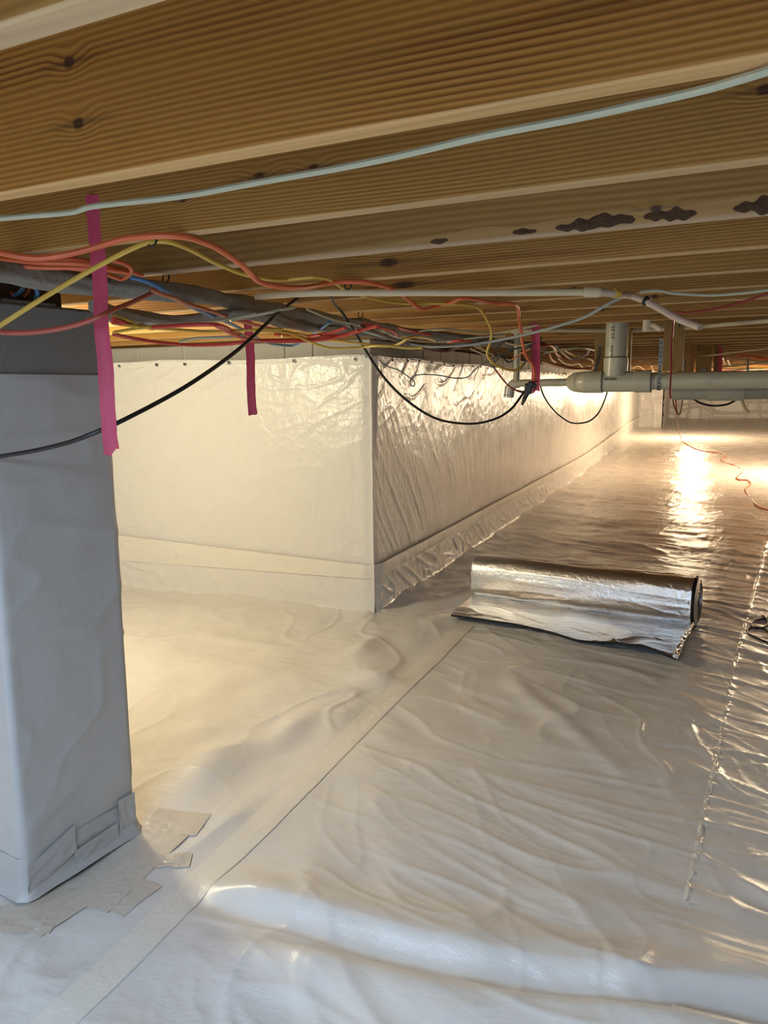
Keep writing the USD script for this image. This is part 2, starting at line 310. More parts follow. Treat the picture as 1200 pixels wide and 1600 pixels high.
def floor_h(x, y):
    x, y = np.broadcast_arrays(np.asarray(x, float), np.asarray(y, float))
    near = smooth(9, 5, y)
    h = .27 * smooth(12, 24, y) + .16 * smooth(24, 28, y)
    left = smooth(-1.25, -1.5, x)
    quiet = 1 - .85 * np.exp(-((x - TAPE_X) / .09) ** 2)
    far = smooth(4.2, 6.0, y)
    # lumps of the ground under the sheet
    h = h + quiet * (.024 * f2(x / .42, y / .55, 1, 3) * (.55 + .75 * left))
    # long soft wrinkles
    a = math.radians(-20); u, v = x * math.cos(a) + y * math.sin(a), -x * math.sin(a) + y * math.cos(a)
    wx, wy = f2(x / .5, y / .5, 11, 2) * .25, f2(x / .5, y / .5, 15, 2) * .12
    h = h + quiet * (1 - .55 * left) * .0085 * (n2((u + wx) / .30, (v + wy) / .075, 21) - .5) * (.6 + .8 * n2(x / .6, y / .6, 22))
    h = h + (1 - .8 * left) * quiet * .0055 * ridge((u + wx) / .42, (v + wy) / .11, 23, 2.5)
    # second family, diagonal
    b = math.radians(-55); u2, v2 = x * math.cos(b) + y * math.sin(b), -x * math.sin(b) + y * math.cos(b)
    h = h + (1 - .8 * left) * quiet * (1 - far) * .0075 * ridge((u2 + wx) / .8, (v2 + wx) / .17, 31, 3.0) * smooth(.35, .6, n2(x / .8, y / .8, 32))
    # far part: creases across the hall
    h = h + far * (.007 * (n2((x + 2 * wx) / .55, (y + .12 * x + wy) / .16, 41) - .5) + .007 * ridge((x + wx) / .8, (y + .2 * x + wy) / .3, 42, 2.0) + .02 * f2(x / 1.2, y / 1.0, 45, 2))
    h = h + quiet * (.0026 * ridge((u + wx) / .5, (v + .6 * wy) / .07, 53, 7) + .0030 * ridge((u2 - wx) / .6, (v2 + wx) / .13, 54, 8)) * (1 - .4 * left)
    h = h + left * quiet * near * (.008 * ridge((x + .35 * y + wx) / .26, (y - .2 * x) / .8, 57, 4) + .005 * ridge((x - .9 * y + wx) / .5, (y + x) / 1.1, 58, 6))
    # fine crinkle
    h = h + .0016 * near * quiet * (n2(x / .05, y / .035, 51) - .5)
    # one long diagonal crease beyond the tape, in front of the foil roll
    d = np.array([.621, -.784]); s = (x + .89) * d[0] + (y - 3.72) * d[1]; o = (x + .89) * .784 + (y - 3.72) * .621
    h = h + .016 * np.exp(-(o / .055) ** 2) * smooth(-.1, .15, s) * smooth(1.1, .7, s)
    # the two big folds nearest to the camera
    t1 = y - (1.775 + .10 * (x + .7) + .03 * np.sin(3.1 * x)); w = smooth(-1.38, -1.05, x)
    h = h + w * .044 * np.where(t1 > 0, np.exp(-(t1 / .115) ** 2), np.exp(-(t1 / .04) ** 2))
    h = h - w * .016 * np.exp(-((t1 + .075) / .03) ** 2)
    t2 = y - (1.585 + .12 * (x + .7) + .02 * np.sin(4 * x + 1)); w2 = smooth(-1.2, -.85, x)
    h = h + w2 * .045 * np.where(t2 > 0, np.exp(-(t2 / .060) ** 2), np.exp(-(t2 / .11) ** 2))
    # lumps on the left
    for lx, ly, rx, ry, am in ((-1.72, 2.35, .10, .22, .028), (-1.60, 2.78, .07, .16, .022), (-1.93, 2.62, .12, .12, .02), (-1.50, 3.45, .16, .10, .02), (-2.15, 3.3, .22, .14, .016), (-2.5, 3.75, .3, .06, .012), (-2.9, 3.2, .1, .3, .014), (-1.75, 3.9, .07, .22, .016), (-1.45, 2.1, .05, .16, .010)):
        h = h + 1.35 * am * np.exp(-((x - lx) / rx) ** 2 - ((y - ly) / ry) ** 2)
    h = h + left * quiet * .012 * (n2((x + .3 * y) / .16, (y - .3 * x) / .28, 37) - .5) * near
    # raised crease behind the foil roll, running along the lap
    h = h + .03 * np.exp(-((x + 1.05) / .10) ** 2) * smooth(5.0, 5.6, y) * smooth(7.4, 6.4, y)
    # slack along the walls
    h = h + .045 * np.exp(-np.clip(CY - y, 0, 9) / .05) * smooth(CX + .02, CX - .02, x) * (y < CY + .2)
    h = h + .05 * np.exp(-np.clip(x - CX, 0, 9) / .06) * smooth(CY - .02, CY + .05, y)
    return h + .004

def spaced(a, b, d0, d1, start):
    out, x = [a], a
    while x < b:
        x += d0 if x < start else min(d1, d0 + (x - start) * .011); out.append(x)
    return np.array(out)

# ------------------------------------------------------------------ floor
obj('floor', box(-1, 13, -.08, 16, 40, .1), 'soil', kind='structure')
fl = thing('floor_liner', 'wrinkled white plastic sheet covering the ground, taped along its left seam', 'floor liner')
ys = np.r_[np.arange(.75, 2.6, .0085), spaced(2.6, 29.0, .0115, .10, 5.0)]
xs = np.r_[np.linspace(-6.0, -3.2, 60)[:-1], np.arange(-3.2, 1.0, .0095), np.linspace(1.0, 5.0, 115)]
X, Y = np.meshgrid(xs, ys, indexing='ij')
V, F = grid(np.stack([X, Y, floor_h(X, Y)], -1))
mid = V[F].mean(1)
F = F[~((mid[:, 0] < CX - .03) & (mid[:, 1] > CY + .03))]
obj('sheet', (V, F), 'sheet_floor', fl, smooth=True)
yb = np.linspace(-2.4, .75, 60); xb = np.linspace(-6, 5, 120); XB, YB = np.meshgrid(xb, yb, indexing='ij')
V, F = grid(np.stack([XB, YB, .004 + .02 * f2(XB / .4, YB / .4, 1, 2)], -1)); obj('sheet', (V, F), 'sheet_floor', fl, smooth=True)

def strip(y0, y1, xc, w, lift, seed, crinkle=.0, dy=.012, nx=10):
    yy = spaced(y0, y1, dy, .08, 5.0); ss = np.linspace(-.5, .5, nx)
    S, YY = np.meshgrid(ss, yy, indexing='ij')
    XX = xc(YY) + S * w + .004 * f2(YY / .2, S * 0, seed, 2)
    Z = ndimage.gaussian_filter(floor_h(XX, YY), 1.0) + lift + crinkle * (n2(YY / .03, S * 4, seed) + 1.6 * ridge(YY / .06, S * 2 + YY * 8, seed + 1, 2.0)) * (1 - (2 * S) ** 2)
    return grid(np.stack([XX, YY, Z], -1))
obj('seam_tape', strip(.8, CY - .01, lambda y: TAPE_X + 0 * y, .105, .0022, 3), 'tape_white', fl, smooth=True, label='pale tape along the left floor seam')
obj('seam_tape', strip(.8, CY - .06, lambda y: TAPE_X + .022 + 0 * y, .05, .0024, 4, .0004), 'tape_white', fl, smooth=True)
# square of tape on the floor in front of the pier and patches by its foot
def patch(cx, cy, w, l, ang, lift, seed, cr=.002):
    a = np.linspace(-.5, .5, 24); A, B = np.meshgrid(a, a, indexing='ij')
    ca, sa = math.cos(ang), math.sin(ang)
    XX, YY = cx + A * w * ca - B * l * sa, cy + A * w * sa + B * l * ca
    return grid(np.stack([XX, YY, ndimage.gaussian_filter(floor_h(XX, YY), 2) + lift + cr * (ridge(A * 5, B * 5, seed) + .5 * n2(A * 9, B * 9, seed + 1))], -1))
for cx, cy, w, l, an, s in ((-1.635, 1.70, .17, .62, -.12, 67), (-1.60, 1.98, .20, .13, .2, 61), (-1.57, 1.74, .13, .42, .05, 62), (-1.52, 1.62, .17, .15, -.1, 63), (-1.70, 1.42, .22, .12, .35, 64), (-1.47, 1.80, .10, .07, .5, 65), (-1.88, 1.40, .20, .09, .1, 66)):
    obj('tape_patch', patch(cx, cy, w, l, an, .0022, s, .0015), 'tape_tan', fl, smooth=True)  # tape, but browned and widened so its colour carries the pier shadow
rs = thing('floor_liner', 'overlapping right sheet of white floor liner with a crinkled glossy edge', 'floor liner')
sx = np.r_[np.linspace(0, .12, 14)[:-1], np.linspace(.12, 1.0, 70)[:-1], np.linspace(1.0, 3.2, 60)]
S, YY = np.meshgrid(sx, ys, indexing='ij')
XX = seam_x(YY) + S + np.exp(-S / .03) * .006 * f2(YY / .06, S * 0, 71, 3)
Z = floor_h(XX, YY) + .004 + .006 * ridge(YY / .05, S * 2, 72, 2) * np.exp(-S / .012)
V, F = grid(np.stack([XX, YY, Z], -1)); F = F[V[F].mean(1)[:, 0] < 4.9]
obj('sheet', (V, F), 'sheet_floor', rs, smooth=True)
obj('edge_tape', strip(2.2, 12, lambda y: seam_x(y) - .003 + .008 * (n2(y / .12, 0 * y, 74) - .5), .026, .003, 73, .0028, .005, 8), 'tape_glossy', rs, smooth=True, label='crinkled clear tape on the sheet edge')

# ------------------------------------------------------------------ walls
wl = thing('wall_left', kind='structure'); ws = thing('wall_side', kind='structure'); wf = thing('wall_far', kind='structure')
def block_row(parent, p0, d, n, z, h, first=0.0, L=.395, gap=.012, seed=0):
    rng = random.Random(seed); s = first; d = np.array(d)
    nrm = np.array([-d[1], d[0]])
    for i in range(n):
        l = L * (.5 if (i in (1,) and seed == 1) else 1.0)
        m = box(0, 0, 0, l, .19, h, .006)
        m.apply_translation((0, rng.uniform(-.002, .002), 0))
        m.apply_transform(trimesh.transformations.rotation_matrix(math.atan2(d[1], d[0]), (0, 0, 1)))
        c = np.array(p0) + d * (s + l / 2)
        m.apply_translation((c[0], c[1], z))
        obj('block', m, 'block_wall', parent); s += l + gap
BT = 1.772
obj('core', box((CX - 6.2) / 2, CY + .13, .82, 6.2 + CX, .20, 1.64), 'block_wall', wl)
block_row(wl, (CX - .002, CY + .106), (-1, 0), 10, BT - .095, .19, 0, seed=1)
obj('mortar', box((CX - 6.2) / 2, CY + .112, BT - .095, 6.2 + CX - .02, .186, .185), 'mortar', wl)
obj('core', box(CX - .13, (CY + FARY) / 2, .82, .20, FARY - CY, 1.64), 'block_wall', ws)
block_row(ws, (CX - .104, CY + .21), (0, 1), 48, BT - .095, .19, 0, seed=2)
obj('mortar', box(CX - .110, (CY + FARY) / 2 + .1, BT - .095, .186, FARY - CY - .2, .185), 'mortar', ws)

def wall_left_d(x, z):
    top = smooth(1.2, ZT, z)
    d = .016 + .010 * f2(x / .6, z / .6, 101, 3) + .0045 * ridge((x + .6 * z) / .35, (z - .35 * x) / .09, 102, 2.5) * (.5 + top)
    d = d + .0020 * ridge(x / .035, z / .5, 103, 3) * smooth(-3.4, -2.1, x) + .0016 * ridge(x / .4, z / .02, 105, 2) * n2(x / .4, z / .25, 106) + .0012 * ridge(x / .05, z / .04, 107, 1.5) * smooth(.45, .6, n2(x / .3, z / .25, 108)) + .007 * top * ridge((x + .3 * f2(x * 3, z * 3, 9, 2)) / .18, z / .12, 104, 1.5)
    return d + .010 * smooth(ZT - .03, ZT - .015, z) * smooth(ZT + .02, ZT, z)
L1 = thing('wall_liner', 'brightly lit white plastic liner fastened over the left wall facing the camera', 'wall liner')
def top_edge(s): return ZT + .006 * np.sin(5 * s) + .010 * f2(s / .3, 0 * s, 109, 2)
xw = np.r_[np.linspace(-6, -4.2, 60)[:-1], np.arange(-4.2, CX - .02, .010), np.linspace(CX - .02, CX, 4)]
uz = np.linspace(0, 1, 170)
XW, UZ = np.meshgrid(xw, uz, indexing='ij'); ZW = UZ * top_edge(XW)
cornerf = smooth(CX, CX - .05, XW)
D = .014 + (wall_left_d(XW, ZW) - .010) * cornerf
V, F = grid(np.stack([XW + .014 * (1 - cornerf), CY - D, ZW], -1)); obj('sheet', (V, F[:, ::-1]), 'sheet_wall', L1, smooth=True)
zl = np.linspace(0.0, .30, 40); XL, ZL = np.meshgrid(xw[50:], zl, indexing='ij')
cf = smooth(CX, CX - .05, XL)
D = .020 + cf * (.004 + wall_left_d(XL, ZL) * .6 + .006 * ridge((XL + ZL) / .12, ZL / .2, 111, 2) + .010 * ridge((XL - 1.2 * ZL) / .3, (ZL + .3 * XL) / .1, 112, 3) * smooth(-3.1, -3.5, XL)) + .02 * np.exp(-ZL / .02)
V, F = grid(np.stack([XL + .020 * (1 - cf), CY - D, ZL], -1)); obj('base_lap', (V, F[:, ::-1]), 'sheet_lap', L1, smooth=True, label='floor sheet lapped up the wall foot')
zt_ = np.linspace(.0, 1, 12); XT, ZU = np.meshgrid(xw[50:], zt_, indexing='ij')
z0, z1 = .235 + .03 * (XT - CX) / (-2) * -1, .325 + .035 * (CX - XT)
ZT_ = z0 + (z1 - z0) * ZU
D = .022 + smooth(CX, CX - .05, XT) * (.007 + wall_left_d(XT, ZT_) * .7 + .002 * n2(XT / .05, ZT_ / .01, 113)) + .003 * np.sin(np.pi * ZU)
V, F = grid(np.stack([XT + .022 * (1 - smooth(CX, CX - .05, XT)), CY - D, ZT_], -1)); obj('seam_tape', (V, F[:, ::-1]), 'tape_white', L1, smooth=True, label='tape along the top of the lapped sheet')
def fastener(parent, p, nrm, r=.009):
    p, nrm = np.array(p), np.array(nrm)
    obj('fastener', cyl(p - nrm * .014, p, r, 14), 'washer', parent)
    obj('nail', cyl(p - nrm * .001, p + nrm * .004, r * .45, 10), 'nail_head', parent)
for x in (-2.08, -2.52, -3.02, -3.38, -3.62, -3.95): fastener(L1, (x, CY - .036, ZT - .020), (0, -1, 0), .014)
# hem: folded band along the top
hx = np.arange(-6, CX, .03); obj('hem', tube(np.stack([hx, CY - .018 + 0 * hx, top_edge(hx) - .014], 1), .012, 8, wob=lambda i, a: 1 + .25 * n2(i / 3., a * 1.2, 115)), 'sheet_wall', L1, smooth=True)

def wall_side_d(y, z):
    fan = smooth(10, 6.0, y)
    ang = .9 * smooth(7.6, 4.7, y)          # creases lean near the corner, upright farther on
    q = (y - CY) - ang * (z - .2) * -.8
    k = .55 + .45 * smooth(.1, .9, z)
    d = .020 + .016 * f2(y / .8, z / .7, 121, 2)
    d = d + .0040 * ridge((q + .05 * f2(y * 2, z * 2, 9, 2)) / .10, z / .9 + y * .05, 122, 1.6) * k * (.5 + n2(y / .7, z / .7, 123))
    d = d + .0018 * ridge(q / .05, z / .5, 124, 2.0) + .0014 * (n2(y / .05, z / .035, 125) - .5) + .0016 * ridge((q + .02 * n2(y * 6, z * 6, 9)) / .026, z / .28 + y * .3, 127, 1.5) * n2(y / .3, z / .3, 128)
    d = d + .006 * ridge((y + .9 * z) / .35, (z - .5 * y) / .12, 126, 2.5) * smooth(1.0, ZT, z) * smooth(9, 5.5, y)
    return np.maximum(d, .002)
L2 = thing('wall_liner', 'long shiny creased white liner over the side wall running into the distance', 'wall liner')
yw = np.r_[np.linspace(CY, CY + .02, 4)[:-1], spaced(CY + .02, FARY, .0105, .06, 6.5)]
YW, UZ = np.meshgrid(yw, np.linspace(0, 1, 190), indexing='ij'); ZW = UZ * top_edge(YW + 50)
cf = smooth(CY, CY + .05, YW)
rise = floor_h(CX + .5, yw) * 0 + .27 * smooth(12, 24, yw)
V, F = grid(np.stack([CX + .014 + (wall_side_d(YW, ZW) - .010) * cf, YW - .014 * (1 - cf), ZW], -1)); obj('sheet', (V, F), 'sheet_side', L2, smooth=True)
YL, UL = np.meshgrid(yw, np.linspace(0, 1, 40), indexing='ij')
ZL = .27 * smooth(12, 24, YL) + UL * (.28 + .01 * np.sin(3 * YL)); cf = smooth(CY, CY + .05, YL)
D = .020 + cf * (.012 + .5 * wall_side_d(YL, ZL) + .014 * ridge((YL + .4 * UL) / .13, UL / .6, 131, 1.5) * (1 - (2 * UL - .9) ** 2).clip(0) + .004 * n2(YL / .04, UL / .15, 132)) + .05 * np.exp(-UL / .06)
V, F = grid(np.stack([CX + D, YL - .020 * (1 - cf), ZL], -1)); obj('base_lap', (V, F), 'sheet_lap', L2, smooth=True, label='crinkled shiny lap of floor sheet along the wall foot')
YT, UT = np.meshgrid(yw, np.linspace(0, 1, 10), indexing='ij')
ZTT = .27 * smooth(12, 24, YT) + .245 + .085 * UT; cf = smooth(CY, CY + .05, YT)
D = .022 + cf * (.018 + .55 * wall_side_d(YT, ZTT) + .002 * n2(YT / .03, UT * 2, 133)) + .003 * np.sin(np.pi * UT)
V, F = grid(np.stack([CX + D, YT - .022 * (1 - cf), ZTT], -1)); obj('seam_tape', (V, F), 'tape_white', L2, smooth=True, label='matt tape along the top of the lap')
hy = np.arange(CY, FARY, .04); obj('hem', tube(np.stack([CX + .018 + 0 * hy, hy, top_edge(hy + 50) - .014], 1), .012, 8, wob=lambda i, a: 1 + .3 * n2(i / 3., a * 1.2, 135)), 'sheet_side', L2, smooth=True)
y = CY + .30
while y < 20:
    fastener(L2, (CX + .038, y, float(top_edge(np.array(y + 50.))) - .016), (1, 0, 0)); y += .27 + .03 * math.sin(7 * y)
# the bright sheathed edge of the corner
obj('corner_strip', tube([(CX + .011, CY - .011, z) for z in np.linspace(.02, ZT - .01, 60)], .007, 10, wob=lambda i, a: 1 + .25 * n2(i / 2., a, 137)), 'sheet_wall', L1, smooth=True, label='rounded wrapped edge at the wall corner')

# far end: a short return wall, a jog and the end wall, all wrapped
def wrapped(name, P0, P1, z0, z1, label, seed, parent=None):
    P0, P1 = np.array(P0, float), np.array(P1, float); Ln = np.linalg.norm(P1 - P0); d = (P1 - P0) / Ln; nr = np.array([d[1], -d[0]])
    s, z = np.meshgrid(np.linspace(0, Ln, int(40 + Ln * 25)), np.linspace(z0, z1, 60), indexing='ij')
    D = .01 + .02 * f2(s / .6, z / .5, seed, 2) + .03 * ridge(s / .25, z / .9, seed + 1, 2) + .03 * ridge(s / .9, z / .18, seed + 2, 2)
    P = np.stack([P0[0] + d[0] * s + nr[0] * D, P0[1] + d[1] * s + nr[1] * D, z], -1)
    return obj(name, grid(P), 'sheet_side', parent, smooth=True, label=label) if parent else obj(name, grid(P), 'sheet_side', None, smooth=True, label=label, category='wall liner')
obj('core', box((CX + FARX) / 2 - 2, (FARY + BACKY) / 2 + .15, .9, FARX - CX + 4, BACKY - FARY, 1.75), 'block_wall', wf)
obj('core', box(2, BACKY + .3, .9, 8, .3, 1.75), 'block_wall', wf)
L3 = thing('wall_liner', 'white plastic liner over the short jog and end wall at the far end', 'wall liner')
wrapped('sheet', (CX, FARY), (FARX, FARY), .2, ZT, None, 141, L3)
wrapped('sheet', (FARX, FARY), (FARX, BACKY), .25, ZT, None, 145, L3)
wrapped('sheet', (FARX, BACKY), (5.0, BACKY), .35, ZT, None, 149, L3)
# walls outside the frame close the space
plain('sheet_out', (.78, .76, .73), .4, vary=.02)
obj('wall_right', box(5.1, 13, .95, .2, 32, 1.9), 'sheet_out', kind='structure')
obj('wall_outer', box(-6.1, 1.2, .95, .2, 7.4, 1.9), 'sheet_out', kind='structure')
obj('wall_rear', box(-.5, -2.5, .95, 11, .15, 1.9), 'sheet_out', kind='structure')

# ------------------------------------------------------------------ ceiling: subfloor and joists
DEPTH, TH, TILT = .241, .038, -.0736
obj('ceiling', cat([box(-.5, 14.2, H + DEPTH + .012, 13, 29.2, .022), box(-3.9, -1.5, H + DEPTH + .012, 6.2 - .85 * 2 + .85 + -1.0 + .8, 2.2, .022), box(3.3, -1.5, H + DEPTH + .012, 5.0, 2.2, .022)]), 'plywood', kind='structure')
def joist_mesh(x0, x1, seed, wane=False):
    n = 90 if wane else 44
    xx = np.linspace(x0, x1, n) if not wane else np.r_[np.linspace(x0, -1.3, 12)[:-1], np.linspace(-1.3, 1.0, 66)[:-1], np.linspace(1.0, x1, 13)]
    r = .0035
    rows = []
    for x in xx:
        c = r
        if wane:
            c = r + .026 * float(smooth(-1.25, -.2, x)) * (.75 + .5 * float(n2(x / .07, 0., 151))) * (1 if x < 2 else .5)
        prof = [(0, DEPTH - r), (r, DEPTH), (TH - r, DEPTH), (TH, DEPTH - r), (TH, r), (TH - r, 0), (r if not wane else min(c * .55, TH * .8), 0), (0, c)]
        w = .0025 * (float(n2(x / 1.1, seed * 3.3, 152)) - .5); wz = .0025 * (float(n2(x / 1.4, seed * 2.1, 153)) - .5)
        rows.append([(x, y + w, z + wz) for y, z in prof])
    P = np.array(rows); m = P.shape[1]
    V = P.reshape(-1, 3); nr = len(P)
    i, j = np.meshgrid(np.arange(nr - 1), np.arange(m), indexing='ij')
    q = np.stack([i * m + j, i * m + (j + 1) % m, (i + 1) * m + (j + 1) % m, (i + 1) * m + j], -1).reshape(-1, 4)
    F = np.vstack([q[:, [0, 1, 2]], q[:, [0, 2, 3]]])
    e = (nr - 1) * m
    F = np.vstack([F, [[0, k + 1, k] for k in range(1, m - 1)], [[e, e + k, e + k + 1] for k in range(1, m - 1)]])
    t = trimesh.Trimesh(V, F, process=False)
    if t.volume < 0: t.invert()
    return t
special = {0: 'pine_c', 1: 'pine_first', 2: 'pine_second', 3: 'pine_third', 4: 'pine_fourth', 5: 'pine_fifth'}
jl = {0: 'bare pine joist nearest the camera, only its pale underside showing in the upper left corner',
      1: 'broad knotty pine joist, second from the camera, filling the top of the view',
      2: 'pine joist behind the pale green white cable, with the long pink strip hanging from it',
      3: 'wavy grained pine joist with dark bark left along its lower right edge',
      4: 'pine joist behind the bark edged one, with a large dark knot near its middle',
      5: 'pine joist next behind the one with the large dark knot'}
KMAX = 58
ORD = {6: 'seventh', 7: 'eighth', 8: 'ninth', 9: 'tenth', 10: 'eleventh', 11: 'twelfth', 12: 'thirteenth', 13: 'fourteenth'}
for k in range(-1, KMAX):
    y = .938 + .4064 * (k - 1)
    lab = jl.get(k) or ('pine joist, %s counted from the camera' % ORD[k] if 6 <= k < 14 else 'pine joist behind the camera' if k < 0 else 'thin looking pine joist far back under the floor')
    gp = None if -1 <= k < 14 else ('joists behind the camera' if k < 0 else 'far joists')
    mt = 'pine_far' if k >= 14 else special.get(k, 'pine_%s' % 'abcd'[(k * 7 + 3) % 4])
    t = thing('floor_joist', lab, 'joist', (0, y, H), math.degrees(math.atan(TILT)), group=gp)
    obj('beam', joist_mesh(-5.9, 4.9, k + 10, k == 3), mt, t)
    if k == 3:
        for bx0, bx1, s in ((-.335, -.165, 1), (-.15, -.045, 2), (-.43, -.375, 3), (.02, .13, 4), (-.63, -.585, 5)):
            xx = np.linspace(bx0, bx1, 30); uu = np.linspace(0, 1, 7); XX, UU = np.meshgrid(xx, uu, indexing='ij')
            c = .0035 + .026 * smooth(-1.25, -.2, XX) * (.75 + .5 * n2(XX / .07, 0 * XX, 151))
            end = np.clip(np.minimum(XX - bx0, bx1 - XX) / .05, 0, 1) ** .4
            U = .48 + .16 * (n2(XX / .05, 0 * XX, 170 + s) - .5) + (UU - .5) * end * (.45 + .75 * n2(XX / .014, np.sign(UU - .5) * 3.3, 160 + s)) * .85
            yy, zz = (1 - U) * 0 + U * np.minimum(c * .55, TH * .8), c * (1 - U)
            bump = .004 * end * np.sin(np.pi * UU) * (.3 + 1.1 * n2(XX / .012, UU * 3, 165 + s))
            obj('bark', grid(np.stack([XX, yy - bump * .8 - .0006, zz - bump * .6 - .0006], -1)), 'bark', t, smooth=True, label='dark bark left on the edge')

# ------------------------------------------------------------------ pier
BLK = .1975
plain('gap_dark', (.06, .035, .02), .8)
pr = thing('masonry_pier', 'square masonry pier at the left wrapped in white plastic below a bare grey block', 'pier', (-1.756, 1.493, 0), math.degrees(math.atan2(.406, .054)) - 90)
# local frame: +x out of the broad visible face, y along it; footprint x -0.41..0, y 0..0.41
PW = .41
def pier_sheet(z0, z1, off, seed, du=.012, flare=0.0, crease=1.0):
    r = .012; per = []
    for (cx, cy, a0) in ((-r, r, -90), (-r, PW - r, 0), (-PW + r, PW - r, 90), (-PW + r, r, 180)):
        for a in np.radians(np.linspace(a0, a0 + 90, 6)): per.append((cx + r * math.cos(a), cy + r * math.sin(a), math.cos(a), math.sin(a)))
    per.append(per[0]); per = np.array(per)
    L = np.r_[0, np.cumsum(np.linalg.norm(np.diff(per[:, :2], axis=0), axis=1))]
    u = np.arange(0, L[-1], du); u = np.r_[u, L[-1]]
    Q = np.stack([np.interp(u, L, per[:, c]) for c in range(4)], 1)
    zz = np.linspace(z0, z1, max(4, int((z1 - z0) / .012)))
    U, ZZ = np.meshgrid(u, zz, indexing='ij')
    per_w = np.minimum(1, np.minimum(U, L[-1] - U) / .05)
    d = off + per_w * crease * (.010 * f2(U / .25, ZZ / .4, seed, 3) + .004 * ridge((U + .5 * ZZ) / .22, (ZZ - .3 * U) / .1, seed + 4, 2)) + flare * np.exp(-(ZZ - z0) / .02)
    return grid(np.stack([Q[:, 0:1] + Q[:, 2:3] * d, Q[:, 1:2] + Q[:, 3:4] * d, ZZ], -1))
PT = 1.504
obj('core', box(-PW / 2, PW / 2, .66, PW - .03, PW - .03, 1.3), 'block_pier', pr)
obj('plastic_wrap', pier_sheet(.01, PT, .004, 201), 'sheet_shaded', pr, smooth=True)
obj('foot_wrap', pier_sheet(.006, .13, .007, 211, flare=.018, crease=1.0), 'sheet_shaded', pr, smooth=True, label='crumpled plastic skirt taped round the foot')
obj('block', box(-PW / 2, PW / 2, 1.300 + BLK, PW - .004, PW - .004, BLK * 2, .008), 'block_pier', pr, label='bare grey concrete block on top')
obj('gap_filler', box(-PW / 2 - .05, PW / 2, (1.300 + 2 * BLK + H) / 2, PW - .14, PW - .10, H - 1.300 - 2 * BLK - .001, .004), 'gap_dark', pr, label='added dark box standing in for the shaded gap above the block')  # dark box added to carry the shade of the open gap
obj('shim', box(-.03, .17, 1.300 + 2 * BLK + .004, .05, .16, .008, .002), 'cement_glue', pr)
def pface(y0, y1, z0, z1, seed, skew=0.0, off=.0095):
    a = np.linspace(0, 1, 20); A, B = np.meshgrid(a, a, indexing='ij')
    return grid(np.stack([off + .0012 * ridge(A * 2.5, B * 2.5, seed) + .0012 * n2(A * 6, B * 6, seed + 1), y0 + (y1 - y0) * A, z0 + (z1 - z0) * B + skew * A], -1))
for y0, y1, z0, z1, sk, s in ((.004, .17, .02, .105, .05, 221), (.335, .404, .05, .15, .0, 223), (.16, .33, .01, .07, .01, 225), (.0, .04, .0, .05, .0, 227)):
    obj('tape_patch', pface(y0, y1, z0, z1, s, sk), 'sheet_shaded', pr, smooth=True)

# ------------------------------------------------------------------ pink strips
def ribbon(name, label, top, w, length, yaw, seed, lean=0.0, stuck=0.0):
    rng = np.random.default_rng(seed)
    n = int(length / .006) + 2; s = np.linspace(0, length, n); u = np.linspace(-.5, .5, 6)
    Sg, U = np.meshgrid(s, u, indexing='ij')
    edge = 1 + .05 * (n2(Sg / .02, np.sign(U) * 3, seed) - .5) * 2
    end = .018 * (n2(U * 5, 0 * U, seed + 3) - .5) * smooth(length - .05, length, Sg)
    lx = U * w * edge + lean * Sg + .006 * f2(Sg / .2, 0 * Sg, seed + 1, 2) * smooth(0, .3, Sg)
    off = np.where(Sg < stuck, .0, .010 * f2(Sg / .15, U * .5, seed + 2, 2) * smooth(stuck, stuck + .15, Sg)) + .003 * (U * 2) ** 2
    P = np.stack([lx, -off - .001, -Sg - end], -1)
    V, F = grid(P); V2 = V + [0, .0007, 0]; nn = len(V)
    m = trimesh.Trimesh(np.vstack([V, V2]), np.vstack([F[:, ::-1], F + nn]), process=False)
    m.apply_transform(trimesh.transformations.rotation_matrix(yaw, (0, 0, 1))); m.apply_translation(top)
    return obj(name, m, 'pink_tape', None, smooth=True, label=label, category='tape strip')
ribbon('marking_tape', 'long pink strip hanging from the joist in front of the pier', (-1.294, 1.438, H + .105), .036, .575, .35, 301, .012, .105)
ribbon('marking_tape', 'short pink strip hanging in front of the left wrapped wall, second from the left', (-1.690, 2.682, H + .03), .034, .455, .35, 305, .02, .03)
ribbon('marking_tape', 'pink strip hanging beside the black plug, left of the drain pipe', (-.885, 4.253, H + .02), .044, .37, .3, 309, .01, .02)
ribbon('marking_tape', 'distant pink strip behind the drain pipe at the right', (.045, 7.434, H + .02), .052, .32, .2, 313, 0, .02)

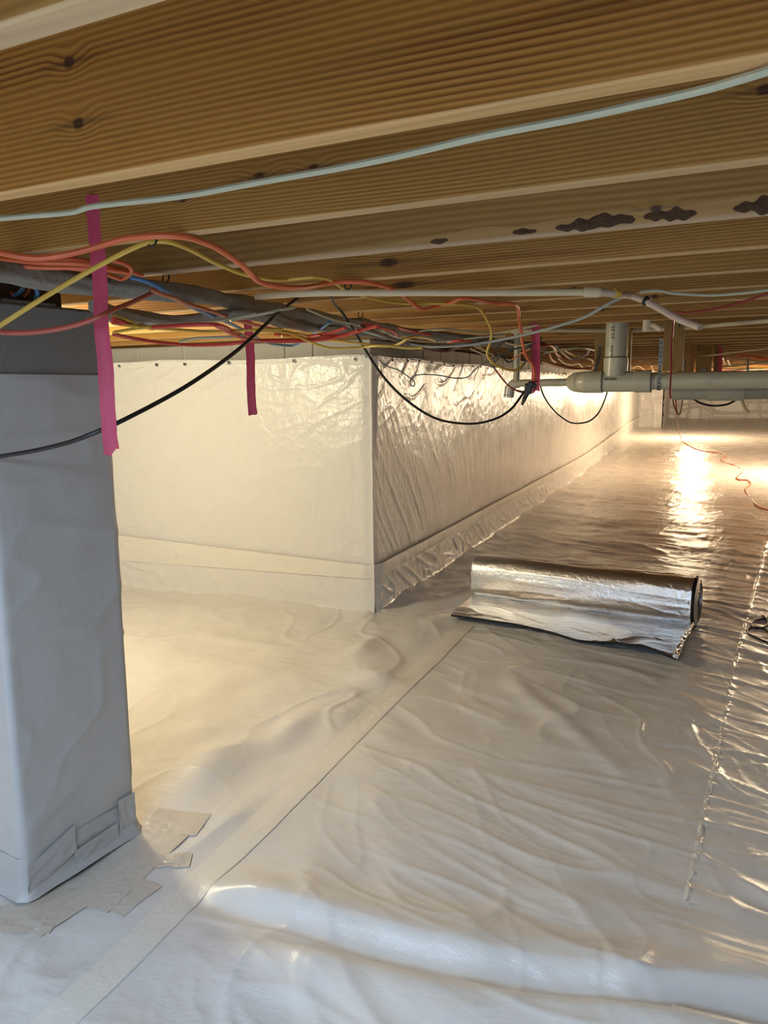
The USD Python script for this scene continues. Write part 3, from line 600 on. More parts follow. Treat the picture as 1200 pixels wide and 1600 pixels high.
# ------------------------------------------------------------------ cables
CABLES = [
    {'name': 'electrical_cable', 'label': 'pale green white cable running lengthwise just below the two nearest joists', 'col': 'white', 'r': 0.0052, 'pts': [[-1.331, 1.12, 1.775], [-1.244, 1.131, 1.775], [-1.159, 1.141, 1.775], [-1.083, 1.148, 1.775], [-1.028, 1.13, 1.775], [-0.945, 1.132, 1.775], [-0.834, 1.135, 1.775], [-0.677, 1.114, 1.775], [-0.535, 1.097, 1.775], [-0.403, 1.071, 1.775], [-0.285, 1.04, 1.775], [-0.169, 1.022, 1.775], [-0.093, 1.005, 1.775], [-0.024, 0.987, 1.775], [0.038, 0.959, 1.775], [0.092, 0.93, 1.775]], 'group': None, 'cat': 'cable', 'kind': 'tube'},
    {'name': 'electrical_cable', 'label': 'thick orange cable arching over the long pink strip, then waving right', 'col': 'orange', 'r': 0.007, 'pts': [[-1.456, 1.22, 1.755], [-1.416, 1.28, 1.749], [-1.394, 1.31, 1.744], [-1.36, 1.33, 1.741], [-1.307, 1.35, 1.747], [-1.245, 1.38, 1.763], [-1.16, 1.383, 1.775], [-1.082, 1.39, 1.775], [-1.043, 1.424, 1.775], [-1.045, 1.52, 1.773], [-1.045, 1.62, 1.754], [-1.057, 1.7, 1.736], [-1.065, 1.75, 1.724], [-1.048, 1.8, 1.718], [-1.055, 1.95, 1.732], [-1.072, 2.1, 1.758], [-1.05, 2.184, 1.775], [-0.987, 2.232, 1.775], [-0.968, 2.392, 1.775], [-1.038, 2.75, 1.774], [-1.024, 2.85, 1.753], [-0.977, 2.938, 1.775], [-0.917, 2.871, 1.775], [-0.844, 2.771, 1.775], [-0.808, 2.835, 1.775], [-0.777, 2.994, 1.775], [-0.727, 3.045, 1.775], [-0.755, 3.275, 1.775], [-0.8, 3.5, 1.739], [-0.798, 3.55, 1.659], [-0.791, 3.6, 1.601], [-0.768, 3.65, 1.553], [-0.767, 3.68, 1.503], [-0.792, 3.7, 1.456]], 'group': None, 'cat': 'cable', 'kind': 'tube'},
    {'name': 'electrical_cable', 'label': 'yellow cable rising from the left edge across the long pink strip', 'col': 'yellow', 'r': 0.0055, 'pts': [[-1.499, 1.25, 1.556], [-1.456, 1.3, 1.6], [-1.389, 1.33, 1.644], [-1.323, 1.36, 1.685], [-1.249, 1.38, 1.721], [-1.176, 1.4, 1.754], [-1.127, 1.425, 1.773], [-1.104, 1.45, 1.774], [-1.119, 1.55, 1.773], [-1.153, 1.7, 1.767], [-1.152, 1.8, 1.757], [-1.146, 1.9, 1.756], [-1.15, 2.05, 1.771], [-1.076, 2.067, 1.775], [-1.057, 2.12, 1.775], [-1.11, 2.355, 1.775], [-1.126, 2.6, 1.773], [-1.083, 2.8, 1.772], [-0.963, 2.896, 1.775], [-0.88, 3.042, 1.775], [-0.879, 3.2, 1.752], [-0.862, 3.25, 1.69], [-0.877, 3.28, 1.642], [-0.893, 3.3, 1.603], [-0.873, 3.3, 1.568], [-0.838, 3.35, 1.541], [-0.794, 3.4, 1.531], [-0.772, 3.45, 1.562]], 'group': None, 'cat': 'cable', 'kind': 'tube'},
    {'name': 'cable_bundle', 'label': 'thick grey sheathed bundle sagging under the joists from the pier to the wall corner', 'col': 'bundle', 'r': 0.026, 'pts': [[-1.523, 1.272, 1.728], [-1.545, 1.392, 1.733], [-1.538, 1.499, 1.733], [-1.531, 1.618, 1.733], [-1.504, 1.73, 1.733], [-1.448, 1.82, 1.733], [-1.43, 1.94, 1.738], [-1.454, 2.137, 1.743], [-1.475, 2.357, 1.743], [-1.488, 2.598, 1.743], [-1.469, 2.87, 1.743], [-1.473, 3.252, 1.743], [-1.462, 3.691, 1.743], [-1.415, 4.143, 1.743], [-1.294, 4.479, 1.733], [-1.188, 4.989, 1.733], [-1.067, 5.411, 1.733]], 'group': None, 'cat': 'cable bundle', 'kind': 'bundle'},
    {'name': 'cable_bundle', 'label': 'second grey sheathed bundle, lower and shorter, joining the thick one behind the small pink strip', 'col': 'bundle', 'r': 0.02, 'pts': [[-1.544, 1.697, 1.683], [-1.664, 1.963, 1.683], [-1.662, 2.113, 1.683], [-1.607, 2.208, 1.688], [-1.497, 2.214, 1.698], [-1.417, 2.243, 1.703], [-1.435, 2.414, 1.703], [-1.479, 2.725, 1.703], [-1.484, 3.014, 1.708], [-1.484, 3.347, 1.713], [-1.469, 3.707, 1.713]], 'group': None, 'cat': 'cable bundle', 'kind': 'bundle'},
    {'name': 'electrical_cable', 'label': 'dull red cable drooping in front of the bare block of the pier', 'col': 'dullred', 'r': 0.006, 'pts': [[-1.559, 1.32, 1.592], [-1.491, 1.33, 1.589], [-1.425, 1.34, 1.586], [-1.37, 1.36, 1.591], [-1.314, 1.38, 1.602], [-1.258, 1.4, 1.622], [-1.269, 1.5, 1.656], [-1.304, 1.6, 1.684], [-1.343, 1.7, 1.709], [-1.472, 1.95, 1.722], [-1.645, 2.3, 1.734], [-1.81, 2.7, 1.752], [-1.849, 3.0, 1.735], [-1.894, 3.3, 1.731]], 'group': None, 'cat': 'cable', 'kind': 'tube'},
    {'name': 'coaxial_cable', 'label': 'black cable rising from the left edge past the pier to a joist', 'col': 'black', 'r': 0.0058, 'pts': [[-1.814, 1.5, 1.275], [-1.719, 1.5, 1.289], [-1.583, 1.5, 1.309], [-1.432, 1.5, 1.343], [-1.363, 1.55, 1.378], [-1.333, 1.65, 1.42], [-1.304, 1.75, 1.466], [-1.289, 1.88, 1.525], [-1.279, 2.0, 1.585], [-1.284, 2.12, 1.645], [-1.289, 2.25, 1.71], [-1.29, 2.36, 1.759], [-1.242, 2.361, 1.775], [-1.182, 2.336, 1.775]], 'group': None, 'cat': 'cable', 'kind': 'tube'},
    {'name': 'coaxial_cable', 'label': 'black cable in a deep sag across the wall corner to a black plug', 'col': 'black', 'r': 0.0055, 'pts': [[-1.227, 2.487, 1.775], [-1.301, 2.7, 1.753], [-1.295, 2.8, 1.692], [-1.287, 2.9, 1.616], [-1.261, 3.0, 1.521], [-1.216, 3.1, 1.434], [-1.151, 3.2, 1.359], [-1.098, 3.35, 1.312], [-1.008, 3.5, 1.295], [-0.915, 3.55, 1.317], [-0.853, 3.6, 1.363], [-0.82, 3.65, 1.421], [-0.8, 3.68, 1.456]], 'group': None, 'cat': 'cable', 'kind': 'tube'},
    {'name': 'coaxial_cable', 'label': 'thin black cable hung in a U below the drain elbow', 'col': 'black', 'r': 0.005, 'pts': [[-1.02, 5.1, 1.7873999999999999], [-1.074, 5.2, 1.65], [-1.055, 5.2, 1.525], [-1.032, 5.2, 1.433], [-0.984, 5.2, 1.349], [-0.911, 5.2, 1.274], [-0.827, 5.2, 1.228], [-0.752, 5.25, 1.231], [-0.69, 5.3, 1.275], [-0.652, 5.3, 1.346], [-0.623, 5.3, 1.458], [-0.621, 5.3, 1.642], [-0.61, 5.067, 1.7873999999999999]], 'group': None, 'cat': 'cable', 'kind': 'tube'},
    {'name': 'electrical_cable', 'label': 'blue grey wire with one small loop right of the wall corner', 'col': 'slate', 'r': 0.0035, 'pts': [[-1.818, 4.3, 1.627], [-1.766, 4.3, 1.592], [-1.697, 4.3, 1.569], [-1.637, 4.3, 1.531], [-1.594, 4.3, 1.494], [-1.598, 4.3, 1.475], [-1.622, 4.3, 1.483], [-1.617, 4.3, 1.516], [-1.578, 4.3, 1.537], [-1.527, 4.3, 1.54], [-1.43, 4.3, 1.531], [-1.353, 4.3, 1.516], [-1.285, 4.3, 1.518], [-1.219, 4.25, 1.559], [-1.151, 4.2, 1.594], [-1.069, 4.2, 1.63], [-1.0, 4.2, 1.665]], 'group': None, 'cat': 'cable', 'kind': 'tube'},
    {'name': 'electrical_cable', 'label': 'grey cable dipping along the joists and rising right to the tan water pipe', 'col': 'grey', 'r': 0.0055, 'pts': [[-1.531, 2.748, 1.775], [-1.565, 3.0, 1.774], [-1.5, 3.05, 1.749], [-1.404, 3.1, 1.708], [-1.286, 3.1, 1.675], [-1.19, 3.15, 1.645], [-1.076, 3.15, 1.629], [-0.964, 3.15, 1.63], [-0.856, 3.15, 1.64], [-0.738, 3.1, 1.653], [-0.627, 3.05, 1.668], [-0.522, 3.0, 1.687], [-0.434, 2.95, 1.707], [-0.361, 2.9, 1.737], [-0.31, 2.88, 1.758], [-0.274, 2.88, 1.769]], 'group': None, 'cat': 'cable', 'kind': 'tube'},
    {'name': 'electrical_cable', 'label': 'pale grey cable running right from the bend of the tan water pipe', 'col': 'white', 'r': 0.005, 'pts': [[-0.241, 2.85, 1.773], [-0.19, 2.86, 1.775], [-0.139, 2.86, 1.764], [-0.078, 2.86, 1.756], [0.001, 2.85, 1.749], [0.076, 2.83, 1.749], [0.149, 2.8, 1.751], [0.25, 2.75, 1.753]], 'group': None, 'cat': 'cable', 'kind': 'tube'},
    {'name': 'speaker_wire', 'label': 'dark red wire crossing under the joists and hanging down over the drain pipe', 'col': 'red', 'r': 0.0045, 'pts': [[0.245, 2.7, 1.759], [0.155, 2.9, 1.75], [0.084, 3.05, 1.742], [0.003, 3.2, 1.737], [-0.09, 3.4, 1.745], [-0.156, 3.6, 1.763], [-0.178, 3.9, 1.763], [-0.184, 4.02, 1.708], [-0.191, 4.12, 1.638], [-0.191, 4.2, 1.563], [-0.194, 4.25, 1.501], [-0.195, 4.27, 1.443], [-0.191, 4.3, 1.398]], 'group': None, 'cat': 'wire', 'kind': 'tube'},
    {'name': 'speaker_wire', 'label': 'thin red wires hanging below the drain pipe to the floor at the far end', 'col': 'dullred', 'r': 0.006, 'pts': [[-0.338, 8.0, 1.725], [-0.319, 8.0, 1.413], [-0.303, 8.1, 1.241], [-0.304, 8.4, 1.137], [-0.343, 10.0, 0.963], [-0.475, 15.0, 0.583], [-0.649, 22.2, 0.032]], 'group': None, 'cat': 'wire', 'kind': 'tube'},
    {'name': 'speaker_wire', 'label': 'short kinked pink wire beside the thin red wires below the drain pipe', 'col': 'dullred', 'r': 0.006, 'pts': [[-0.253, 8.0, 1.723], [-0.248, 8.0, 1.376], [-0.255, 8.0, 1.267], [-0.274, 8.0, 1.195], [-0.318, 8.0, 1.267], [-0.339, 8.0, 1.352], [-0.355, 8.0, 1.725]], 'group': None, 'cat': 'wire', 'kind': 'tube'},
    {'name': 'coaxial_cable', 'label': 'black cable sagging below the right part of the drain pipe', 'col': 'black', 'r': 0.007, 'pts': [[-0.186, 6.0, 1.654], [-0.157, 6.0, 1.412], [-0.122, 6.0, 1.376], [-0.065, 6.0, 1.34], [0.019, 6.0, 1.322], [0.102, 6.0, 1.33], [0.161, 6.0, 1.361], [0.2, 6.0, 1.387], [0.223, 6.0, 1.418], [0.218, 6.0, 1.644]], 'group': None, 'cat': 'cable', 'kind': 'tube'},
    {'name': 'electrical_cable', 'label': 'tan stub of cable end hanging under the far drain pipe', 'col': 'tan', 'r': 0.009, 'pts': [[0.156, 5.09, 1.378], [0.164, 5.09, 1.378], [0.18, 5.09, 1.341], [0.195, 5.09, 1.315], [0.21, 5.09, 1.3]], 'group': None, 'cat': 'cable', 'kind': 'tube'},
    {'name': 'electrical_cable', 'label': 'blue cable slanting down across the grey bundles to the small pink strip', 'col': 'blue', 'r': 0.006, 'pts': [[-1.433, 1.712, 1.753], [-1.356, 1.68, 1.733], [-1.307, 1.669, 1.713], [-1.334, 1.741, 1.708], [-1.396, 1.877, 1.703], [-1.452, 2.03, 1.698], [-1.526, 2.238, 1.693], [-1.634, 2.497, 1.693], [-1.761, 2.782, 1.693], [-1.884, 3.081, 1.683], [-1.92, 3.251, 1.673], [-1.92, 3.436, 1.673], [-1.778, 3.305, 1.683], [-1.514, 2.927, 1.693], [-1.371, 2.758, 1.713]], 'group': None, 'cat': 'cable', 'kind': 'tube'},
    {'name': 'electrical_cable', 'label': 'brown orange cable running under the upper grey bundle to the small pink strip', 'col': 'rust', 'r': 0.006, 'pts': [[-1.294, 1.614, 1.703], [-1.286, 1.67, 1.693], [-1.352, 1.833, 1.693], [-1.411, 2.038, 1.693], [-1.51, 2.327, 1.693], [-1.573, 2.597, 1.693], [-1.633, 2.898, 1.693], [-1.681, 3.281, 1.693]], 'group': None, 'cat': 'cable', 'kind': 'tube'},
    {'name': 'electrical_cable', 'label': 'uppermost of the orange cables bunched above the pier', 'col': 'orange', 'r': 0.0055, 'pts': [[-1.497, 1.318, 1.753], [-1.464, 1.43, 1.753], [-1.386, 1.49, 1.753], [-1.366, 1.587, 1.753], [-1.362, 1.669, 1.748]], 'group': 'orange cables bunched above the pier', 'cat': 'cable', 'kind': 'tube'},
    {'name': 'electrical_cable', 'label': 'middle orange cable of the bunch above the pier', 'col': 'orange', 'r': 0.0055, 'pts': [[-1.584, 1.392, 1.753], [-1.484, 1.469, 1.748], [-1.398, 1.522, 1.748], [-1.342, 1.592, 1.743]], 'group': 'orange cables bunched above the pier', 'cat': 'cable', 'kind': 'tube'},
    {'name': 'electrical_cable', 'label': 'small orange loop at the right end of the bunch above the pier', 'col': 'orange', 'r': 0.0055, 'pts': [[-1.481, 1.485, 1.753], [-1.396, 1.542, 1.743], [-1.431, 1.672, 1.743], [-1.343, 1.606, 1.748], [-1.299, 1.532, 1.753], [-1.331, 1.515, 1.763]], 'group': 'orange cables bunched above the pier', 'cat': 'cable', 'kind': 'tube'},
    {'name': 'electrical_cable', 'label': 'short orange cable tucked under the joist above the pier', 'col': 'orange', 'r': 0.0055, 'pts': [[-1.525, 1.451, 1.763], [-1.449, 1.516, 1.773], [-1.419, 1.603, 1.768], [-1.418, 1.696, 1.763]], 'group': 'orange cables bunched above the pier', 'cat': 'cable', 'kind': 'tube'},
    {'name': 'electrical_cable', 'label': 'large loop of light blue cable end in the gap above the pier', 'col': 'blue', 'r': 0.006, 'pts': [[-2.002, 1.75, 1.739], [-1.892, 1.72, 1.728], [-1.825, 1.7, 1.731], [-1.804, 1.7, 1.747], [-1.823, 1.72, 1.774]], 'group': None, 'cat': 'cable', 'kind': 'tube'},
    {'name': 'electrical_cable', 'label': 'small hook of light blue cable above the pier, right of the large blue loop', 'col': 'blue', 'r': 0.006, 'pts': [[-1.799, 1.72, 1.769], [-1.761, 1.7, 1.75], [-1.753, 1.7, 1.73], [-1.783, 1.72, 1.718]], 'group': None, 'cat': 'cable', 'kind': 'tube'},
    {'name': 'electrical_cable', 'label': 'short brown orange cable between the two light blue loops above the pier', 'col': 'rust', 'r': 0.005, 'pts': [[-1.815, 1.74, 1.768], [-1.804, 1.72, 1.744], [-1.823, 1.72, 1.726]], 'group': None, 'cat': 'cable', 'kind': 'tube'},
    {'name': 'electrical_cable', 'label': 'short orange cable at the left edge in the dark gap above the pier', 'col': 'orange', 'r': 0.005, 'pts': [[-1.845, 1.64, 1.775], [-1.872, 1.7, 1.755], [-1.845, 1.7, 1.73]], 'group': None, 'cat': 'cable', 'kind': 'tube'},
    {'name': 'electrical_cable', 'label': 'upper red strand from the long pink strip to the small one', 'col': 'scarlet', 'r': 0.006, 'pts': [[-1.522, 1.734, 1.653], [-1.537, 1.824, 1.643], [-1.552, 1.918, 1.643], [-1.463, 1.916, 1.643], [-1.373, 1.916, 1.643], [-1.334, 1.939, 1.643], [-1.434, 2.19, 1.643], [-1.536, 2.446, 1.643]], 'group': 'red strands above the left wrapped wall', 'cat': 'cable', 'kind': 'tube'},
    {'name': 'electrical_cable', 'label': 'long low red strand bowed in front of the bare wall blocks', 'col': 'scarlet', 'r': 0.006, 'pts': [[-1.643, 1.872, 1.623], [-1.672, 1.996, 1.618], [-1.676, 2.125, 1.613], [-1.675, 2.295, 1.613], [-1.562, 2.322, 1.613], [-1.48, 2.357, 1.623], [-1.431, 2.491, 1.633], [-1.368, 2.67, 1.643], [-1.222, 2.612, 1.653], [-1.159, 2.643, 1.673]], 'group': 'red strands above the left wrapped wall', 'cat': 'cable', 'kind': 'tube'},
    {'name': 'electrical_cable', 'label': 'red strand fanning out behind the small pink strip', 'col': 'scarlet', 'r': 0.006, 'pts': [[-1.334, 1.939, 1.643], [-1.398, 2.116, 1.633], [-1.424, 2.237, 1.623], [-1.466, 2.46, 1.628], [-1.407, 2.591, 1.633], [-1.296, 2.631, 1.643], [-1.172, 2.587, 1.663]], 'group': 'red strands above the left wrapped wall', 'cat': 'cable', 'kind': 'tube'},
    {'name': 'electrical_cable', 'label': 'short red strand end beside the long pink strip', 'col': 'scarlet', 'r': 0.006, 'pts': [[-1.525, 1.735, 1.643], [-1.55, 1.867, 1.643], [-1.57, 1.963, 1.643]], 'group': 'red strands above the left wrapped wall', 'cat': 'cable', 'kind': 'tube'},
    {'name': 'electrical_cable', 'label': 'short red strand in front of the wall corner', 'col': 'scarlet', 'r': 0.006, 'pts': [[-1.356, 2.647, 1.653], [-1.28, 2.654, 1.653], [-1.184, 2.614, 1.663], [-1.085, 2.557, 1.673]], 'group': 'red strands above the left wrapped wall', 'cat': 'cable', 'kind': 'tube'},
    {'name': 'electrical_cable', 'label': 'small red strand at the wall corner above the bundle', 'col': 'scarlet', 'r': 0.006, 'pts': [[-1.2, 2.678, 1.693], [-1.156, 2.725, 1.683], [-1.257, 3.172, 1.683]], 'group': 'red strands above the left wrapped wall', 'cat': 'cable', 'kind': 'tube'},
    {'name': 'electrical_cable', 'label': 'red flat strand lying on the grey bundle right of the corner', 'col': 'scarlet', 'r': 0.006, 'pts': [[-1.336, 3.388, 1.733], [-1.359, 3.643, 1.733], [-1.31, 3.759, 1.723]], 'group': 'red strands above the left wrapped wall', 'cat': 'cable', 'kind': 'tube'},
    {'name': 'electrical_cable', 'label': 'short pinkish red strand under the bundle, left of the tangle', 'col': 'scarlet', 'r': 0.006, 'pts': [[-1.219, 3.767, 1.683], [-1.125, 3.652, 1.683], [-1.093, 3.728, 1.683]], 'group': 'red strands above the left wrapped wall', 'cat': 'cable', 'kind': 'tube'},
    {'name': 'electrical_cable', 'label': 'red strand bowed under the second grey bundle', 'col': 'scarlet', 'r': 0.006, 'pts': [[-1.52, 2.6, 1.663], [-1.505, 2.771, 1.663], [-1.34, 2.668, 1.663], [-1.217, 2.577, 1.673]], 'group': 'red strands above the left wrapped wall', 'cat': 'cable', 'kind': 'tube'},
    {'name': 'electrical_cable', 'label': 'long yellow strand along the joist from the long pink strip', 'col': 'yellow', 'r': 0.0045, 'pts': [[-1.545, 1.76, 1.663], [-1.525, 1.798, 1.653], [-1.564, 1.912, 1.643], [-1.535, 2.041, 1.643], [-1.496, 2.155, 1.643], [-1.379, 2.161, 1.643], [-1.313, 2.289, 1.653]], 'group': 'yellow strands above the left wrapped wall', 'cat': 'cable', 'kind': 'tube'},
    {'name': 'electrical_cable', 'label': 'short yellow strand end beside the long pink strip, upper one', 'col': 'yellow', 'r': 0.0045, 'pts': [[-1.551, 1.767, 1.643], [-1.525, 1.81, 1.638], [-1.515, 1.867, 1.638]], 'group': 'yellow strands above the left wrapped wall', 'cat': 'cable', 'kind': 'tube'},
    {'name': 'electrical_cable', 'label': 'forked yellow strand end beside the long pink strip, lower one', 'col': 'yellow', 'r': 0.0045, 'pts': [[-1.637, 1.866, 1.628], [-1.527, 1.839, 1.633], [-1.468, 1.822, 1.633]], 'group': 'yellow strands above the left wrapped wall', 'cat': 'cable', 'kind': 'tube'},
    {'name': 'electrical_cable', 'label': 'low yellow strand dipping in front of the blocks at the corner', 'col': 'yellow', 'r': 0.0045, 'pts': [[-1.483, 2.406, 1.663], [-1.447, 2.568, 1.663], [-1.37, 2.571, 1.633], [-1.271, 2.579, 1.603], [-1.175, 2.591, 1.603], [-1.05, 2.531, 1.603], [-0.966, 2.556, 1.593], [-0.914, 2.542, 1.593]], 'group': 'yellow strands above the left wrapped wall', 'cat': 'cable', 'kind': 'tube'},
    {'name': 'electrical_cable', 'label': 'yellow strand above the low one at the wall corner', 'col': 'yellow', 'r': 0.0045, 'pts': [[-1.478, 2.575, 1.653], [-1.368, 2.67, 1.643], [-1.204, 2.657, 1.623], [-1.114, 2.747, 1.613], [-1.03, 2.695, 1.633], [-1.082, 3.169, 1.653]], 'group': 'yellow strands above the left wrapped wall', 'cat': 'cable', 'kind': 'tube'},
    {'name': 'electrical_cable', 'label': 'short yellow strand right of the small pink strip', 'col': 'yellow', 'r': 0.0045, 'pts': [[-1.48, 2.442, 1.663], [-1.436, 2.502, 1.663], [-1.466, 2.752, 1.663]], 'group': 'yellow strands above the left wrapped wall', 'cat': 'cable', 'kind': 'tube'},
    {'name': 'electrical_cable', 'label': 'pale grey wire among the loose strands along the grey bundles', 'col': 'white', 'r': 0.0045, 'pts': [[-1.415, 2.145, 1.673], [-1.357, 2.204, 1.693], [-1.293, 2.216, 1.703], [-1.277, 2.314, 1.723]], 'group': 'pale wires along the grey bundles', 'cat': 'cable', 'kind': 'tube'},
    {'name': 'electrical_cable', 'label': 'pale grey wire among the loose strands along the grey bundles', 'col': 'white', 'r': 0.0045, 'pts': [[-1.664, 1.851, 1.663], [-1.531, 1.915, 1.653], [-1.444, 2.048, 1.663], [-1.335, 2.169, 1.693]], 'group': 'pale wires along the grey bundles', 'cat': 'cable', 'kind': 'tube'},
    {'name': 'electrical_cable', 'label': 'pale grey wire among the loose strands along the grey bundles', 'col': 'white', 'r': 0.0045, 'pts': [[-1.285, 3.53, 1.723], [-1.211, 3.546, 1.733], [-1.143, 3.629, 1.733], [-1.109, 3.838, 1.733], [-1.021, 3.939, 1.733], [-0.893, 3.879, 1.743], [-0.786, 3.82, 1.753]], 'group': 'pale wires along the grey bundles', 'cat': 'cable', 'kind': 'tube'},
    {'name': 'electrical_cable', 'label': 'pale grey wire among the loose strands along the grey bundles', 'col': 'white', 'r': 0.0045, 'pts': [[-1.604, 2.13, 1.613], [-1.532, 2.135, 1.623], [-1.446, 2.152, 1.623], [-1.409, 2.207, 1.633]], 'group': 'pale wires along the grey bundles', 'cat': 'cable', 'kind': 'tube'},
    {'name': 'electrical_cable', 'label': 'pale grey wire among the loose strands along the grey bundles', 'col': 'white', 'r': 0.0045, 'pts': [[-1.207, 2.876, 1.693], [-1.315, 3.481, 1.683], [-1.231, 3.701, 1.683], [-1.057, 3.658, 1.693], [-0.915, 3.711, 1.703]], 'group': 'pale wires along the grey bundles', 'cat': 'cable', 'kind': 'tube'},
    {'name': 'electrical_cable', 'label': 'pale grey wire among the loose strands along the grey bundles', 'col': 'white', 'r': 0.0045, 'pts': [[-1.316, 2.474, 1.733], [-1.312, 2.667, 1.713], [-1.284, 2.835, 1.703], [-1.3, 3.134, 1.693]], 'group': 'pale wires along the grey bundles', 'cat': 'cable', 'kind': 'tube'},
    {'name': 'electrical_cable', 'label': 'dark brown wire dipping below the grey bundle right of the wall corner', 'col': 'brown', 'r': 0.006, 'pts': [[-1.173, 2.617, 1.683], [-1.161, 2.736, 1.663], [-1.181, 3.015, 1.643], [-1.205, 3.351, 1.633], [-1.159, 3.582, 1.633], [-1.074, 3.559, 1.653], [-1.025, 3.77, 1.683]], 'group': None, 'cat': 'cable', 'kind': 'tube'},
    {'name': 'electrical_cable', 'label': 'tangled wire end hanging beside the pink strip left of the drain pipe', 'col': 'tan', 'r': 0.0045, 'pts': [[-1.181, 4.15, 1.709], [-1.161, 4.21, 1.667], [-1.108, 4.24, 1.636]], 'group': 'tangled wire ends left of the drain pipe', 'cat': 'cable', 'kind': 'tube'},
    {'name': 'electrical_cable', 'label': 'tangled wire end hanging beside the pink strip left of the drain pipe', 'col': 'tan', 'r': 0.0045, 'pts': [[-1.198, 4.15, 1.686], [-1.125, 4.21, 1.645], [-1.08, 4.27, 1.608]], 'group': 'tangled wire ends left of the drain pipe', 'cat': 'cable', 'kind': 'tube'},
    {'name': 'electrical_cable', 'label': 'tangled wire end hanging beside the pink strip left of the drain pipe', 'col': 'black', 'r': 0.0045, 'pts': [[-1.05, 4.15, 1.688], [-1.09, 4.21, 1.644], [-1.086, 4.24, 1.618], [-1.123, 4.27, 1.599]], 'group': 'tangled wire ends left of the drain pipe', 'cat': 'cable', 'kind': 'tube'},
    {'name': 'electrical_cable', 'label': 'tangled wire end hanging beside the pink strip left of the drain pipe', 'col': 'black', 'r': 0.0045, 'pts': [[-0.988, 4.15, 1.652], [-1.072, 4.21, 1.63], [-1.159, 4.27, 1.6]], 'group': 'tangled wire ends left of the drain pipe', 'cat': 'cable', 'kind': 'tube'},
    {'name': 'electrical_cable', 'label': 'tangled wire end hanging beside the pink strip left of the drain pipe', 'col': 'black', 'r': 0.0045, 'pts': [[-1.115, 4.27, 1.599], [-1.127, 4.33, 1.566], [-1.109, 4.39, 1.524], [-1.086, 4.45, 1.481], [-1.044, 4.48, 1.447], [-0.995, 4.51, 1.436]], 'group': 'tangled wire ends left of the drain pipe', 'cat': 'cable', 'kind': 'tube'},
    {'name': 'electrical_cable', 'label': 'tangled wire end hanging beside the pink strip left of the drain pipe', 'col': 'dullred', 'r': 0.0045, 'pts': [[-1.12, 4.33, 1.558], [-1.086, 4.42, 1.488], [-1.04, 4.48, 1.444], [-0.987, 4.51, 1.429], [-0.959, 4.48, 1.45]], 'group': 'tangled wire ends left of the drain pipe', 'cat': 'cable', 'kind': 'tube'},
    {'name': 'electrical_cable', 'label': 'tangled wire end hanging beside the pink strip left of the drain pipe', 'col': 'black', 'r': 0.0045, 'pts': [[-0.925, 4.21, 1.63], [-0.958, 4.3, 1.582], [-1.003, 4.33, 1.553], [-1.047, 4.33, 1.553]], 'group': 'tangled wire ends left of the drain pipe', 'cat': 'cable', 'kind': 'tube'},
    {'name': 'electrical_cable', 'label': 'tangled wire end hanging beside the pink strip left of the drain pipe', 'col': 'white', 'r': 0.0045, 'pts': [[-1.225, 4.18, 1.671], [-1.151, 4.24, 1.633]], 'group': 'tangled wire ends left of the drain pipe', 'cat': 'cable', 'kind': 'tube'},
    {'name': 'electrical_cable', 'label': 'tangled wire end hanging beside the pink strip left of the drain pipe', 'col': 'tan', 'r': 0.0045, 'pts': [[-1.008, 4.09, 1.693], [-0.93, 4.12, 1.676], [-0.873, 4.12, 1.687]], 'group': 'tangled wire ends left of the drain pipe', 'cat': 'cable', 'kind': 'tube'},
    {'name': 'electrical_cable', 'label': 'tangled wire end hanging beside the pink strip left of the drain pipe', 'col': 'black', 'r': 0.0045, 'pts': [[-0.988, 4.15, 1.659], [-0.906, 4.12, 1.672], [-0.857, 4.09, 1.688]], 'group': 'tangled wire ends left of the drain pipe', 'cat': 'cable', 'kind': 'tube'},
    {'name': 'electrical_cable', 'label': 'tangled wire end hanging beside the pink strip left of the drain pipe', 'col': 'rust', 'r': 0.0045, 'pts': [[-1.008, 4.24, 1.609], [-0.943, 4.18, 1.639], [-0.889, 4.15, 1.66]], 'group': 'tangled wire ends left of the drain pipe', 'cat': 'cable', 'kind': 'tube'},
    {'name': 'electrical_cable', 'label': 'tangled wire end hanging beside the pink strip left of the drain pipe', 'col': 'black', 'r': 0.0045, 'pts': [[-1.05, 4.21, 1.623], [-1.022, 4.24, 1.596], [-0.998, 4.24, 1.616]], 'group': 'tangled wire ends left of the drain pipe', 'cat': 'cable', 'kind': 'tube'},
    {'name': 'electrical_cable', 'label': 'loose wire over the far wall between the pink strip and the post', 'col': 'orange', 'r': 0.008, 'pts': [[-1.048, 5.208, 1.723], [-1.006, 5.272, 1.733], [-1.054, 5.769, 1.713], [-1.139, 6.464, 1.703], [-1.103, 6.5, 1.683]], 'group': 'loose wires between the pink strip and the posts', 'cat': 'cable', 'kind': 'tube'},
    {'name': 'electrical_cable', 'label': 'loose wire over the far wall between the pink strip and the post', 'col': 'orange', 'r': 0.008, 'pts': [[-1.133, 5.946, 1.713], [-1.203, 6.426, 1.683], [-1.288, 7.061, 1.683]], 'group': 'loose wires between the pink strip and the posts', 'cat': 'cable', 'kind': 'tube'},
    {'name': 'electrical_cable', 'label': 'loose wire over the far wall between the pink strip and the post', 'col': 'yellow', 'r': 0.008, 'pts': [[-0.996, 5.747, 1.733], [-1.036, 6.268, 1.723], [-1.009, 6.414, 1.703]], 'group': 'loose wires between the pink strip and the posts', 'cat': 'cable', 'kind': 'tube'},
